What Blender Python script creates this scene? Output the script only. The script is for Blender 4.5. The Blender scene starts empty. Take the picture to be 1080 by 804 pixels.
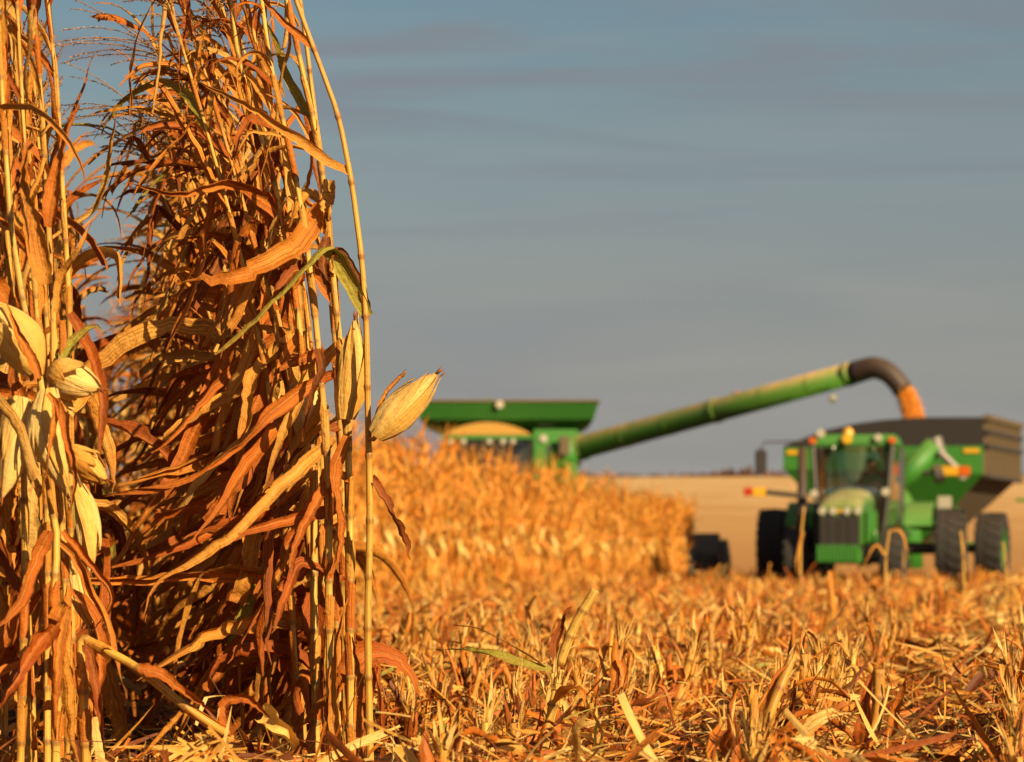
import bpy, bmesh, math, random
import numpy as np
from mathutils import Vector, Matrix
from math import sin, cos, pi, radians

R = random.Random(7)
NR = np.random.default_rng(11)
scene = bpy.context.scene
COL = scene.collection

# ------------------------------------------------------------------ camera, sky, sun, exposure
FPX = 3330.0            # focal length in photo pixels (photo 1080 wide)
HOR = 581.0             # eye level in the photo
EYE = 0.75
cam_d = bpy.data.cameras.new("camera")
cam = bpy.data.objects.new("camera", cam_d)
COL.objects.link(cam)
cam.location = (0, 0, EYE)
cam.rotation_euler = (radians(90), 0, 0)
cam_d.sensor_width = 36.0
cam_d.lens = FPX * 36.0 / 1080.0
cam_d.shift_y = (HOR - 402.0) / 1080.0
cam_d.clip_start = 0.1
cam_d.clip_end = 20000
cam_d.dof.use_dof = True
cam_d.dof.focus_distance = 10.2
cam_d.dof.aperture_fstop = 4.2
cam_d.dof.aperture_blades = 9
scene.camera = cam

SUN_EL, SUN_AZ = 25.0, 142.0      # azimuth clockwise from +Y (the view direction)
world = bpy.data.worlds.new("World")
scene.world = world
world.use_nodes = True
wn, wl = world.node_tree.nodes, world.node_tree.links
wn.clear()
w_out = wn.new("ShaderNodeOutputWorld")
w_bg = wn.new("ShaderNodeBackground")
w_sky = wn.new("ShaderNodeTexSky")
w_sky.sky_type = 'NISHITA'
w_sky.sun_disc = False
w_sky.sun_elevation = radians(SUN_EL)
w_sky.sun_rotation = radians(SUN_AZ)
w_sky.air_density = 1.0
w_sky.dust_density = 2.2
w_sky.ozone_density = 1.6
w_bg.inputs['Strength'].default_value = 0.05
tc = wn.new("ShaderNodeTexCoord")
mp = wn.new("ShaderNodeMapping")
mp.inputs['Scale'].default_value = (4.0, 1.0, 30.0)
mp.inputs['Rotation'].default_value = (0, radians(2.5), 0)
mp.inputs['Location'].default_value = (3.3, 0.0, 1.7)
nz = wn.new("ShaderNodeTexNoise")
nz.inputs['Scale'].default_value = 1.6
nz.inputs['Detail'].default_value = 7.0
nz.inputs['Roughness'].default_value = 0.5
nz.inputs['Distortion'].default_value = 0.9
cr = wn.new("ShaderNodeValToRGB")
cr.color_ramp.elements[0].position = 0.42
cr.color_ramp.elements[0].color = (0, 0, 0, 1)
cr.color_ramp.elements[1].position = 0.72
cr.color_ramp.elements[1].color = (1, 1, 1, 1)
sep = wn.new("ShaderNodeSeparateXYZ")
thick = wn.new("ShaderNodeMapRange")        # thin cloud deck thickens towards the horizon
thick.inputs['From Min'].default_value = 0.02
thick.inputs['From Max'].default_value = 0.17
thick.inputs['To Min'].default_value = 0.85
thick.inputs['To Max'].default_value = 0.0
add = wn.new("ShaderNodeMath"); add.operation = 'MULTIPLY_ADD'
add.inputs[1].default_value = 0.18
add.use_clamp = True
mix = wn.new("ShaderNodeMix"); mix.data_type = 'RGBA'
hsv = wn.new("ShaderNodeHueSaturation")
hsv.inputs['Saturation'].default_value = 1.0
hsv.inputs['Value'].default_value = 0.735
hsv.inputs['Hue'].default_value = 0.476
mix.inputs['B'].default_value = (4.75, 4.6, 4.25, 1)
m2p = wn.new("ShaderNodeMapping")             # greyer bars of cloud drawn out along the horizon
m2p.inputs['Scale'].default_value = (5.0, 1.0, 34.0)
m2p.inputs['Location'].default_value = (0.9, 0.0, 2.1)
m2p.inputs['Rotation'].default_value = (0, radians(3.0), 0)
n2z = wn.new("ShaderNodeTexNoise"); n2z.inputs['Scale'].default_value = 1.0; n2z.inputs['Detail'].default_value = 6.0; n2z.inputs['Distortion'].default_value = 0.6
c2r = wn.new("ShaderNodeValToRGB")
c2r.color_ramp.elements[0].position = 0.45; c2r.color_ramp.elements[0].color = (3.85, 3.72, 3.52, 1)
c2r.color_ramp.elements[1].position = 0.66; c2r.color_ramp.elements[1].color = (3.25, 3.25, 3.4, 1)
wl.new(tc.outputs['Generated'], m2p.inputs['Vector']); wl.new(m2p.outputs['Vector'], n2z.inputs['Vector']); wl.new(n2z.outputs['Fac'], c2r.inputs['Fac'])
wl.new(c2r.outputs['Color'], mix.inputs['B'])
wl.new(tc.outputs['Generated'], mp.inputs['Vector'])
wl.new(mp.outputs['Vector'], nz.inputs['Vector'])
wl.new(nz.outputs['Fac'], cr.inputs['Fac'])
wl.new(tc.outputs['Generated'], sep.inputs['Vector'])
wl.new(sep.outputs['Z'], thick.inputs['Value'])
wl.new(cr.outputs['Color'], add.inputs[0])
wl.new(thick.outputs['Result'], add.inputs[2])
wl.new(w_sky.outputs['Color'], hsv.inputs['Color'])
wl.new(hsv.outputs['Color'], mix.inputs['A'])
wl.new(add.outputs['Value'], mix.inputs['Factor'])
bar_m = wn.new("ShaderNodeMapping")
bar_m.inputs['Scale'].default_value = (3.2, 1.0, 40.0)
bar_m.inputs['Rotation'].default_value = (0, radians(1.5), 0)
bar_m.inputs['Location'].default_value = (11.0, 0.0, 4.08)
bar_n = wn.new("ShaderNodeTexNoise"); bar_n.inputs['Scale'].default_value = 1.3; bar_n.inputs['Detail'].default_value = 7.0; bar_n.inputs['Roughness'].default_value = .55; bar_n.inputs['Distortion'].default_value = 1.1
bar_r = wn.new("ShaderNodeMapRange"); bar_r.interpolation_type = 'SMOOTHSTEP'
bar_r.inputs['From Min'].default_value = 0.46; bar_r.inputs['From Max'].default_value = 0.68
bar_z = wn.new("ShaderNodeMapRange"); bar_z.inputs['From Min'].default_value = 0.085; bar_z.inputs['From Max'].default_value = 0.145
bar_z.inputs['To Min'].default_value = 0.1; bar_z.inputs['To Max'].default_value = 0.85
bar_f = wn.new("ShaderNodeMath"); bar_f.operation = 'MULTIPLY'
bar_x = wn.new("ShaderNodeMix"); bar_x.data_type = 'RGBA'
bar_x.inputs['B'].default_value = (2.5, 2.78, 3.15, 1)
wl.new(tc.outputs['Generated'], bar_m.inputs['Vector']); wl.new(bar_m.outputs['Vector'], bar_n.inputs['Vector']); wl.new(bar_n.outputs['Fac'], bar_r.inputs['Value'])
wl.new(sep.outputs['Z'], bar_z.inputs['Value']); wl.new(bar_r.outputs[0], bar_f.inputs[0]); wl.new(bar_z.outputs[0], bar_f.inputs[1])
wl.new(bar_f.outputs[0], bar_x.inputs['Factor']); wl.new(mix.outputs['Result'], bar_x.inputs['A'])
wl.new(bar_x.outputs['Result'], w_bg.inputs['Color'])
wl.new(w_bg.outputs['Background'], w_out.inputs['Surface'])

sun_d = bpy.data.lights.new("sun", 'SUN')
sun_d.energy = 5.0
sun_d.angle = radians(0.5)
sun_d.color = (1.0, 0.75, 0.44)
sun = bpy.data.objects.new("sun", sun_d)
COL.objects.link(sun)
_a, _e = radians(SUN_AZ), radians(SUN_EL)
sun_from = Vector((sin(_a) * cos(_e), cos(_a) * cos(_e), sin(_e)))
sun.rotation_euler = (-sun_from).to_track_quat('-Z', 'Y').to_euler()
sun.location = sun_from * 60

scene.view_settings.view_transform = 'Standard'
scene.view_settings.look = 'None'
scene.view_settings.exposure = 0.84
scene.view_settings.gamma = 1.0
scene.render.engine = 'CYCLES'
scene.cycles.use_denoising = True
scene.cycles.max_bounces = 6
scene.cycles.diffuse_bounces = 3
scene.cycles.transmission_bounces = 4
scene.cycles.transparent_max_bounces = 8
scene.cycles.sample_clamp_indirect = 4.0

# ------------------------------------------------------------------ helpers
def at(px, py, D):
    """the place in the world, D metres ahead, that the photo shows at this pixel"""
    return Vector(((px - 540.0) * D / FPX, D, EYE + (HOR - py) * D / FPX))

def tag(o, label=None, cat=None, group=None, kind=None):
    if label: o['label'] = label
    if cat: o['category'] = cat
    if group: o['group'] = group
    if kind: o['kind'] = kind
    return o

def empty(name, loc, rz=0.0):
    o = bpy.data.objects.new(name, None)
    COL.objects.link(o)
    o.empty_display_size = 0.1
    o.location = loc
    o.rotation_euler = (0, 0, rz)
    return o

def copy_tree(o, parent=None):
    c = o.copy()
    COL.objects.link(c)
    if parent is not None: c.parent = parent
    for ch in list(o.children):
        copy_tree(ch, c)
    return c

class MB:
    """collects vertices with (across, along, random, flag) and faces for one mesh"""
    def __init__(self):
        self.v, self.f, self.c, self.m = [], [], [], []
    def grid(self, rows, cols, pts, lc, mat=0, close=False):
        b = len(self.v)
        self.v += pts; self.c += lc
        for i in range(rows - 1):
            for j in range(cols - 1):
                a = b + i * cols + j
                self.f.append((a, a + 1, a + cols + 1, a + cols)); self.m.append(mat)
    def face(self, idx, mat=0):
        self.f.append(idx); self.m.append(mat)
    def build(self, name, mats, parent=None, smooth=True):
        me = bpy.data.meshes.new(name)
        me.from_pydata([tuple(p) for p in self.v], [], self.f)
        at_ = me.color_attributes.new("lc", 'FLOAT_COLOR', 'POINT')
        at_.data.foreach_set("color", np.array(self.c, dtype=np.float32).ravel())
        for m in (mats if isinstance(mats, (list, tuple)) else [mats]): me.materials.append(m)
        if smooth: me.polygons.foreach_set("use_smooth", [True] * len(me.polygons))
        if any(self.m): me.polygons.foreach_set("material_index", self.m)
        me.update()
        o = bpy.data.objects.new(name, me)
        COL.objects.link(o)
        if parent is not None: o.parent = parent
        return o

def catmull(pts, n):
    pts = [Vector(p) for p in pts]
    if len(pts) == 2:
        return [pts[0].lerp(pts[1], i / (n - 1)) for i in range(n)]
    P = [pts[0] * 2 - pts[1]] + pts + [pts[-1] * 2 - pts[-2]]
    # arc-length distribution over the spans
    ln = [(pts[i + 1] - pts[i]).length for i in range(len(pts) - 1)]
    tot = sum(ln); out = []
    for k in range(n):
        s = tot * k / (n - 1); i = 0
        while i < len(ln) - 1 and s > ln[i]:
            s -= ln[i]; i += 1
        t = min(1, s / max(ln[i], 1e-9))
        p0, p1, p2, p3 = P[i], P[i + 1], P[i + 2], P[i + 3]
        out.append(0.5 * ((2 * p1) + (p2 - p0) * t + (2 * p0 - 5 * p1 + 4 * p2 - p3) * t * t + (3 * p1 - p0 - 3 * p2 + p3) * t ** 3))
    return out

def blade(mb, pts, width, n=18, cross=5, up=Vector((0, 0, 1)), twist0=0.0, twist1=0.0, fold=0.35, ripple=0.1,
          r=0.3, mat=0, base=0.55, blunt=False, rng=R, sub=Vector((0, 0, 0)), crinkle=0.03, ragged=0.35):
    """a dry maize leaf: folded along its midrib, rippled and curled along its margins"""
    sp = catmull(pts, n)
    hs = [j / (cross - 1) * 2 - 1 for j in range(cross)]
    ph = [rng.uniform(0, 6.28) for _ in range(4)]
    f1, f2 = rng.uniform(5, 10), rng.uniform(14, 24)
    V, C = [], []
    L = sum((sp[i + 1] - sp[i]).length for i in range(n - 1))
    cr_ = crinkle * width
    sp = [sp[0]] + [p + Vector((rng.gauss(0, cr_), rng.gauss(0, cr_), rng.gauss(0, cr_))) for p in sp[1:]]
    rag = {-1: 1.0, 1: 1.0}; tgt = {-1: 1.0, 1: 1.0}
    side = None
    for i, p in enumerate(sp):
        t = (sp[min(i + 1, n - 1)] - sp[max(i - 1, 0)]).normalized()
        s = t.cross(up) if side is None else side - t * side.dot(t)
        if s.length < 1e-4: s = Vector((1, 0, 0))
        s.normalize(); side = s.copy()
        v = i / (n - 1)
        nn = s.cross(t)
        a = twist0 + twist1 * v
        ss = s * cos(a) + nn * sin(a); n2 = ss.cross(t)
        w = width * min(1.0, base + 2.4 * v) * ((1 - v ** 2.6) ** 0.85 if not blunt else (1 - 0.25 * v))
        w = max(w, width * 0.03) * 0.5
        fo = fold * (1 + 1.1 * v)
        for sd in (-1, 1):
            if rng.random() < 0.3: tgt[sd] = rng.uniform(1 - ragged, 1.05)
            rag[sd] += (tgt[sd] - rag[sd]) * rng.uniform(0.4, 1.0)
        for h in hs:
            w_ = w * (rag[-1] if h < 0 else rag[1])
            rp = ripple * width * abs(h) ** 2 * (sin(f1 * v + ph[0] + (1.3 if h > 0 else 0)) + 0.6 * sin(f2 * v + ph[1] + (2.1 if h > 0 else 0)))
            if blunt and i >= n - 2: p = p - t * (rng.uniform(0, .35) * L / n * (1 + (i == n - 1)))
            q = p + ss * (h * w_ * cos(fo * abs(h))) + n2 * (abs(h) * w_ * sin(fo * abs(h)) + rp) - sub
            V.append(q)
            C.append(((h + 1) / 2, L * v, r, max(0.0, (v - 0.62) * 1.6) + (0.12 if abs(h) > 0.9 else 0)))
    mb.grid(n, cross, V, C, mat)

def tube(mb, pts, rad, seg=9, r=0.3, mat=0, flag=None, cap=True, sub=Vector((0, 0, 0)), v0=0.0, squash=1.0):
    """a tapering tube along points; rad and flag are per-point lists"""
    n = len(pts); V, C = [], []
    x = None; L = v0
    for i, p in enumerate(pts):
        p = Vector(p)
        t = (Vector(pts[min(i + 1, n - 1)]) - Vector(pts[max(i - 1, 0)])).normalized()
        x = (Vector((1, 0.1, 0)) if abs(t.x) < 0.8 else Vector((0, 1, 0.1))) if x is None else x
        x = (x - t * x.dot(t)).normalized(); y = t.cross(x)
        if i: L += (p - Vector(pts[i - 1])).length
        for k in range(seg + 1):
            a = 2 * pi * k / seg
            V.append(p + (x * cos(a) + y * sin(a) * squash) * rad[i] - sub)
            C.append((k / seg, L, r, flag[i] if flag else 0.0))
    b = len(mb.v)
    mb.grid(n, seg + 1, V, C, mat)
    if cap:
        for row in (0, n - 1):
            idx = [b + row * (seg + 1) + k for k in range(seg)]
            mb.face(tuple(idx if row else idx[::-1]), mat)

# ------------------------------------------------------------------ vegetal materials
def new_mat(name):
    m = bpy.data.materials.new(name)
    m.use_nodes = True
    m.node_tree.nodes.clear()
    return m, m.node_tree.nodes, m.node_tree.links

def ramp(nodes, stops):
    n = nodes.new("ShaderNodeValToRGB")
    e = n.color_ramp.elements
    e[0].position, e[0].color = stops[0][0], (*stops[0][1], 1)
    e[1].position, e[1].color = stops[1][0], (*stops[1][1], 1)
    for p, c in stops[2:]:
        k = e.new(p); k.color = (*c, 1)
    return n

def plant_mat(name, stops, flagcol=(0.16, 0.06, 0.02), flagamt=0.6, transl=0.25, streak=(34, 2.2), blotch=0.5,
              rough=0.55, midrib=None, bump=0.25, crumple=0.0, streak_lo=0.62, spec=0.3):
    m, N, L = new_mat(name)
    out = N.new("ShaderNodeOutputMaterial")
    a = N.new("ShaderNodeAttribute"); a.attribute_name = "lc"
    sp = N.new("ShaderNodeSeparateColor"); L.new(a.outputs['Color'], sp.inputs['Color'])
    rp = ramp(N, stops)
    geo = N.new("ShaderNodeNewGeometry")
    # large soft drift of colour so that no two leaves look alike
    nb = N.new("ShaderNodeTexNoise"); nb.inputs['Scale'].default_value = 7.0; nb.inputs['Detail'].default_value = 4
    L.new(geo.outputs['Position'], nb.inputs['Vector'])
    ma = N.new("ShaderNodeMath"); ma.operation = 'MULTIPLY_ADD'; ma.inputs[1].default_value = 0.34; ma.use_clamp = True
    L.new(nb.outputs['Fac'], ma.inputs[0])
    sb = N.new("ShaderNodeMath"); sb.operation = 'SUBTRACT'; sb.inputs[1].default_value = 0.17
    L.new(sp.outputs['Blue'], sb.inputs[0]); L.new(sb.outputs[0], ma.inputs[2])
    L.new(ma.outputs[0], rp.inputs['Fac'])
    # fibres along the blade
    cv = N.new("ShaderNodeCombineXYZ")
    mu = N.new("ShaderNodeMath"); mu.operation = 'MULTIPLY'; mu.inputs[1].default_value = streak[0]; L.new(sp.outputs['Red'], mu.inputs[0])
    mv = N.new("ShaderNodeMath"); mv.operation = 'MULTIPLY'; mv.inputs[1].default_value = streak[1]; L.new(sp.outputs['Green'], mv.inputs[0])
    mr = N.new("ShaderNodeMath"); mr.operation = 'MULTIPLY'; mr.inputs[1].default_value = 97.0; L.new(sp.outputs['Blue'], mr.inputs[0])
    L.new(mu.outputs[0], cv.inputs['X']); L.new(mv.outputs[0], cv.inputs['Y']); L.new(mr.outputs[0], cv.inputs['Z'])
    ns = N.new("ShaderNodeTexNoise"); ns.inputs['Scale'].default_value = 1.0; ns.inputs['Detail'].default_value = 3
    L.new(cv.outputs[0], ns.inputs['Vector'])
    mrg = N.new("ShaderNodeMapRange"); mrg.inputs['From Min'].default_value = 0.3; mrg.inputs['From Max'].default_value = 0.7
    mrg.inputs['To Min'].default_value = streak_lo; mrg.inputs['To Max'].default_value = 1.12
    L.new(ns.outputs['Fac'], mrg.inputs['Value'])
    mul = N.new("ShaderNodeMix"); mul.data_type = 'RGBA'; mul.blend_type = 'MULTIPLY'; mul.inputs['Factor'].default_value = 1.0
    L.new(rp.outputs['Color'], mul.inputs['A']); L.new(mrg.outputs['Result'], mul.inputs['B'])
    col = mul.outputs['Result']
    if midrib:
        d = N.new("ShaderNodeMath"); d.operation = 'SUBTRACT'; d.inputs[1].default_value = 0.5; L.new(sp.outputs['Red'], d.inputs[0])
        ab = N.new("ShaderNodeMath"); ab.operation = 'ABSOLUTE'; L.new(d.outputs[0], ab.inputs[0])
        lt = N.new("ShaderNodeMapRange"); lt.inputs['From Min'].default_value = 0.05; lt.inputs['From Max'].default_value = 0.085
        lt.inputs['To Min'].default_value = 0.16; lt.inputs['To Max'].default_value = 0.0
        L.new(ab.outputs[0], lt.inputs['Value'])
        mm = N.new("ShaderNodeMix"); mm.data_type = 'RGBA'; L.new(lt.outputs['Result'], mm.inputs['Factor'])
        L.new(col, mm.inputs['A']); mm.inputs['B'].default_value = (*midrib, 1); col = mm.outputs['Result']
    # weather blotches and browned tips, margins, nodes
    n3 = N.new("ShaderNodeTexNoise"); n3.inputs['Scale'].default_value = 46.0; n3.inputs['Detail'].default_value = 5; n3.inputs['Roughness'].default_value = .65
    L.new(geo.outputs['Position'], n3.inputs['Vector'])
    r3 = N.new("ShaderNodeMapRange"); r3.inputs['From Min'].default_value = 0.57; r3.inputs['From Max'].default_value = 0.72
    r3.inputs['To Min'].default_value = 0.0; r3.inputs['To Max'].default_value = blotch
    L.new(n3.outputs['Fac'], r3.inputs['Value'])
    fm = N.new("ShaderNodeMath"); fm.operation = 'MULTIPLY'; fm.inputs[1].default_value = flagamt; L.new(a.outputs['Alpha'], fm.inputs[0])
    mx = N.new("ShaderNodeMath"); mx.operation = 'MAXIMUM'; mx.use_clamp = True
    L.new(fm.outputs[0], mx.inputs[0]); L.new(r3.outputs['Result'], mx.inputs[1])
    m2 = N.new("ShaderNodeMix"); m2.data_type = 'RGBA'; L.new(mx.outputs[0], m2.inputs['Factor'])
    L.new(col, m2.inputs['A']); m2.inputs['B'].default_value = (*flagcol, 1); col = m2.outputs['Result']
    bs = N.new("ShaderNodeBsdfPrincipled")
    bs.inputs['Roughness'].default_value = rough
    bs.inputs['Specular IOR Level'].default_value = spec
    L.new(col, bs.inputs['Base Color'])
    if bump:
        bp = N.new("ShaderNodeBump"); bp.inputs['Strength'].default_value = bump; bp.inputs['Distance'].default_value = 0.004
        L.new(ns.outputs['Fac'], bp.inputs['Height'])
        if crumple:
            nc = N.new("ShaderNodeTexNoise"); nc.inputs['Scale'].default_value = 42.0; nc.inputs['Detail'].default_value = 4; nc.inputs['Roughness'].default_value = .6
            L.new(geo.outputs['Position'], nc.inputs['Vector'])
            b2 = N.new("ShaderNodeBump"); b2.inputs['Strength'].default_value = crumple; b2.inputs['Distance'].default_value = 0.02
            L.new(nc.outputs['Fac'], b2.inputs['Height']); L.new(b2.outputs['Normal'], bp.inputs['Normal'])
        L.new(bp.outputs['Normal'], bs.inputs['Normal'])
    if transl:
        tr = N.new("ShaderNodeBsdfTranslucent"); L.new(col, tr.inputs['Color'])
        ms = N.new("ShaderNodeMixShader"); ms.inputs['Fac'].default_value = transl
        L.new(bs.outputs[0], ms.inputs[1]); L.new(tr.outputs[0], ms.inputs[2]); L.new(ms.outputs[0], out.inputs['Surface'])
    else:
        L.new(bs.outputs[0], out.inputs['Surface'])
    return m

LEAF_STOPS = [(0.0, (0.76, 0.47, 0.12)), (0.2, (0.72, 0.32, 0.045)), (0.42, (0.62, 0.185, 0.018)), (0.62, (0.42, 0.092, 0.009)),
              (0.80, (0.22, 0.06, 0.012)), (0.94, (0.20, 0.055, 0.01)), (0.97, (0.40, 0.34, 0.05))]
M_LEAF = plant_mat("dry_leaf", LEAF_STOPS, flagcol=(0.26, 0.075, 0.012), flagamt=0.75, transl=0.2, streak=(22, 2.4), streak_lo=0.34, blotch=0.8, bump=0.5, crumple=0.5, spec=0.2, rough=0.62, midrib=(0.62, 0.36, 0.09))
M_FARLEAF = plant_mat("sunlit_far_leaf", [(0.0, (0.80, 0.42, 0.075)), (0.25, (0.76, 0.29, 0.03)), (0.55, (0.62, 0.175, 0.014)), (1.0, (0.40, 0.09, 0.009))], flagcol=(0.4, 0.14, 0.02), flagamt=0.5, transl=0.3, streak_lo=.75, blotch=.25, bump=0)  # lighter dry-leaf copy: sunlight on the far block put into the colour
M_STALK = plant_mat("dry_stalk", [(0.0, (0.68, 0.42, 0.085)), (0.3, (0.60, 0.31, 0.045)), (0.65, (0.46, 0.2, 0.03)), (0.85, (0.3, 0.11, 0.018)), (1.0, (0.5, 0.42, 0.07))],
                    flagcol=(0.12, 0.04, 0.012), flagamt=0.9, transl=0.0, streak=(16, 1.4), blotch=0.7, bump=0.4, rough=0.5, streak_lo=.48)
M_HUSK = plant_mat("dry_husk", [(0.0, (0.82, 0.57, 0.19)), (0.35, (0.76, 0.45, 0.09)), (0.75, (0.60, 0.26, 0.03)), (1.0, (0.44, 0.15, 0.015))],
                   flagcol=(0.30, 0.09, 0.015), flagamt=0.85, transl=0.15, streak=(48, 2.2), blotch=0.3, bump=0.5, streak_lo=0.72, crumple=0.25)
M_TASSEL = plant_mat("dry_tassel", [(0.0, (0.5, 0.3, 0.09)), (0.5, (0.4, 0.19, 0.045)), (1.0, (0.22, 0.085, 0.02))], transl=0.1, blotch=0.4, bump=0)
M_STRAW = plant_mat("chopped_straw", [(0.0, (0.84, 0.57, 0.18)), (0.16, (0.78, 0.38, 0.055)), (0.4, (0.64, 0.195, 0.018)), (0.66, (0.38, 0.088, 0.009)), (0.86, (0.16, 0.042, 0.008)), (0.95, (0.13, 0.035, 0.008)), (0.98, (0.36, 0.34, 0.06))],
                    flagcol=(0.24, 0.09, 0.02), flagamt=0.5, transl=0.18, streak=(14, 3.0), blotch=0.5, bump=0.35, streak_lo=.5, crumple=.3)

# ------------------------------------------------------------------ the setting: ground, far rise
def hill(x, y):
    d = max(0.0, y - 85.0)
    t = min(1.0, d / 380.0)
    h = 11.0 * (t * t * (3 - 2 * t)) * (0.9 + 0.1 * sin(x * 0.011 + 1.0))
    if y > 465: h -= (y - 465) * 0.016 * 0.6
    return max(h, -4)

def build_ground():
    ys = [-60, -20, 0, 5, 10, 20, 40, 60, 85] + list(range(100, 480, 20)) + [520, 600, 800, 1500, 4000]
    xs = [-4000, -1500, -600, -300] + list(range(-200, 201, 20)) + [300, 600, 1500, 4000]
    V = [(x, y, hill(x, y)) for y in ys for x in xs]
    n = len(xs)
    F = [(j * n + i, j * n + i + 1, (j + 1) * n + i + 1, (j + 1) * n + i) for j in range(len(ys) - 1) for i in range(n - 1)]
    me = bpy.data.meshes.new("ground"); me.from_pydata(V, [], F)
    me.polygons.foreach_set("use_smooth", [True] * len(F))
    o = bpy.data.objects.new("ground", me); COL.objects.link(o); o['kind'] = 'structure'
    m, N, L = new_mat("field_soil")
    out = N.new("ShaderNodeOutputMaterial"); bs = N.new("ShaderNodeBsdfPrincipled"); bs.inputs['Roughness'].default_value = 0.95
    bs.inputs['Specular IOR Level'].default_value = 0.1
    geo = N.new("ShaderNodeNewGeometry"); sx = N.new("ShaderNodeSeparateXYZ"); L.new(geo.outputs['Position'], sx.inputs[0])
    n1 = N.new("ShaderNodeTexNoise"); n1.inputs['Scale'].default_value = 9; n1.inputs['Detail'].default_value = 6; n1.inputs['Roughness'].default_value = 0.7
    L.new(geo.outputs['Position'], n1.inputs['Vector'])
    c1 = ramp(N, [(0.42, (0.03, 0.012, 0.006)), (0.8, (0.22, 0.08, 0.018))]); L.new(n1.outputs['Fac'], c1.inputs['Fac'])
    mpn = N.new("ShaderNodeMapping"); mpn.inputs['Scale'].default_value = (0.05, 0.035, 0.05); L.new(geo.outputs['Position'], mpn.inputs['Vector'])
    n2 = N.new("ShaderNodeTexNoise"); n2.inputs['Scale'].default_value = 3; n2.inputs['Detail'].default_value = 7; L.new(mpn.outputs[0], n2.inputs['Vector'])
    c2 = ramp(N, [(0.3, (0.47, 0.28, 0.105)), (0.7, (0.66, 0.43, 0.19))]); L.new(n2.outputs['Fac'], c2.inputs['Fac'])
    mh = N.new("ShaderNodeMapRange"); mh.inputs['From Min'].default_value = 90; mh.inputs['From Max'].default_value = 300; L.new(sx.outputs['Y'], mh.inputs['Value'])
    mxh = N.new("ShaderNodeMix"); mxh.data_type = 'RGBA'; mxh.inputs['A'].default_value = (.42, .20, .06, 1); L.new(c2.outputs['Color'], mxh.inputs['B']); L.new(mh.outputs[0], mxh.inputs['Factor'])
    mr = N.new("ShaderNodeMapRange"); mr.inputs['From Min'].default_value = 74; mr.inputs['From Max'].default_value = 100
    L.new(sx.outputs['Y'], mr.inputs['Value'])
    mx = N.new("ShaderNodeMix"); mx.data_type = 'RGBA'; L.new(mr.outputs['Result'], mx.inputs['Factor'])
    L.new(c1.outputs['Color'], mx.inputs['A']); L.new(mxh.outputs['Result'], mx.inputs['B'])
    L.new(mx.outputs['Result'], bs.inputs['Base Color'])
    bp = N.new("ShaderNodeBump"); bp.inputs['Strength'].default_value = 0.8; bp.inputs['Distance'].default_value = 0.05
    L.new(n1.outputs['Fac'], bp.inputs['Height']); L.new(bp.outputs['Normal'], bs.inputs['Normal'])
    L.new(bs.outputs[0], out.inputs['Surface']); me.materials.append(m)
build_ground()

# ------------------------------------------------------------------ vectorised clouds of straw
def mesh_np(name, V, F, C, mat, smooth=True, parent=None):
    me = bpy.data.meshes.new(name)
    me.vertices.add(len(V)); me.vertices.foreach_set("co", V.astype(np.float32).ravel())
    k = F.shape[1]
    me.loops.add(F.size); me.loops.foreach_set("vertex_index", F.astype(np.int32).ravel())
    me.polygons.add(len(F)); me.polygons.foreach_set("loop_start", np.arange(0, F.size, k, dtype=np.int32))
    me.update(calc_edges=True)
    a = me.color_attributes.new("lc", 'FLOAT_COLOR', 'POINT'); a.data.foreach_set("color", C.astype(np.float32).ravel())
    me.polygons.foreach_set("use_smooth", np.full(len(F), smooth))
    me.materials.append(mat); me.validate()
    o = bpy.data.objects.new(name, me); COL.objects.link(o)
    if parent is not None: o.parent = parent
    return o

def unit(a): return a / np.maximum(np.linalg.norm(a, axis=1, keepdims=True), 1e-9)

def strips(P, az, el, Ln, W, bend, r, k=3, cross=3, rng=NR):
    """arrays for n curled strips of leaf: vertices, quads, colours"""
    n = len(P)
    d = np.stack([np.cos(el) * np.cos(az), np.cos(el) * np.sin(az), np.sin(el)], 1)
    rv = rng.normal(size=(n, 3)); side = unit(np.cross(d, rv)); nn = np.cross(side, d)
    bv = unit(nn + 0.7 * rng.normal(size=(n, 3)) + np.array([0, 0, -0.5]))
    ts = np.linspace(0, 1, k + 1); hs = np.linspace(-1, 1, cross)
    V = np.zeros((n, k + 1, cross, 3)); C = np.zeros((n, k + 1, cross, 4))
    fold = rng.uniform(0.1, 0.7, (n, 1)); blunt = rng.random(n)
    kink = rng.uniform(-0.5, 0.5, (n, 3)) * (rng.random((n, 1)) < 0.4)
    for i, t in enumerate(ts):
        sp = P + d * (Ln * t)[:, None] + bv * (Ln * bend * t * t)[:, None] + kink * (Ln * max(0.0, t - 0.5))[:, None]
        w = W * 0.5 * np.where(blunt < 0.45, 0.9, np.minimum(1, 0.6 + 1.5 * t) * (1 - t ** 2.2 * 0.92))
        for j, h in enumerate(hs):
            V[:, i, j] = sp + side * (w * h)[:, None] + nn * (np.abs(h) * w[:, None] * fold)
            C[:, i, j, 0] = (h + 1) / 2; C[:, i, j, 1] = Ln * t; C[:, i, j, 2] = r; C[:, i, j, 3] = max(0, t - 0.7)
    q = []
    for i in range(k):
        for j in range(cross - 1):
            a = i * cross + j; q.append((a, a + 1, a + cross + 1, a + cross))
    q = np.array(q); F = (q[None] + (np.arange(n) * (k + 1) * cross)[:, None, None]).reshape(-1, 4)
    return V.reshape(-1, 3), F, C.reshape(-1, 4)

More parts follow.
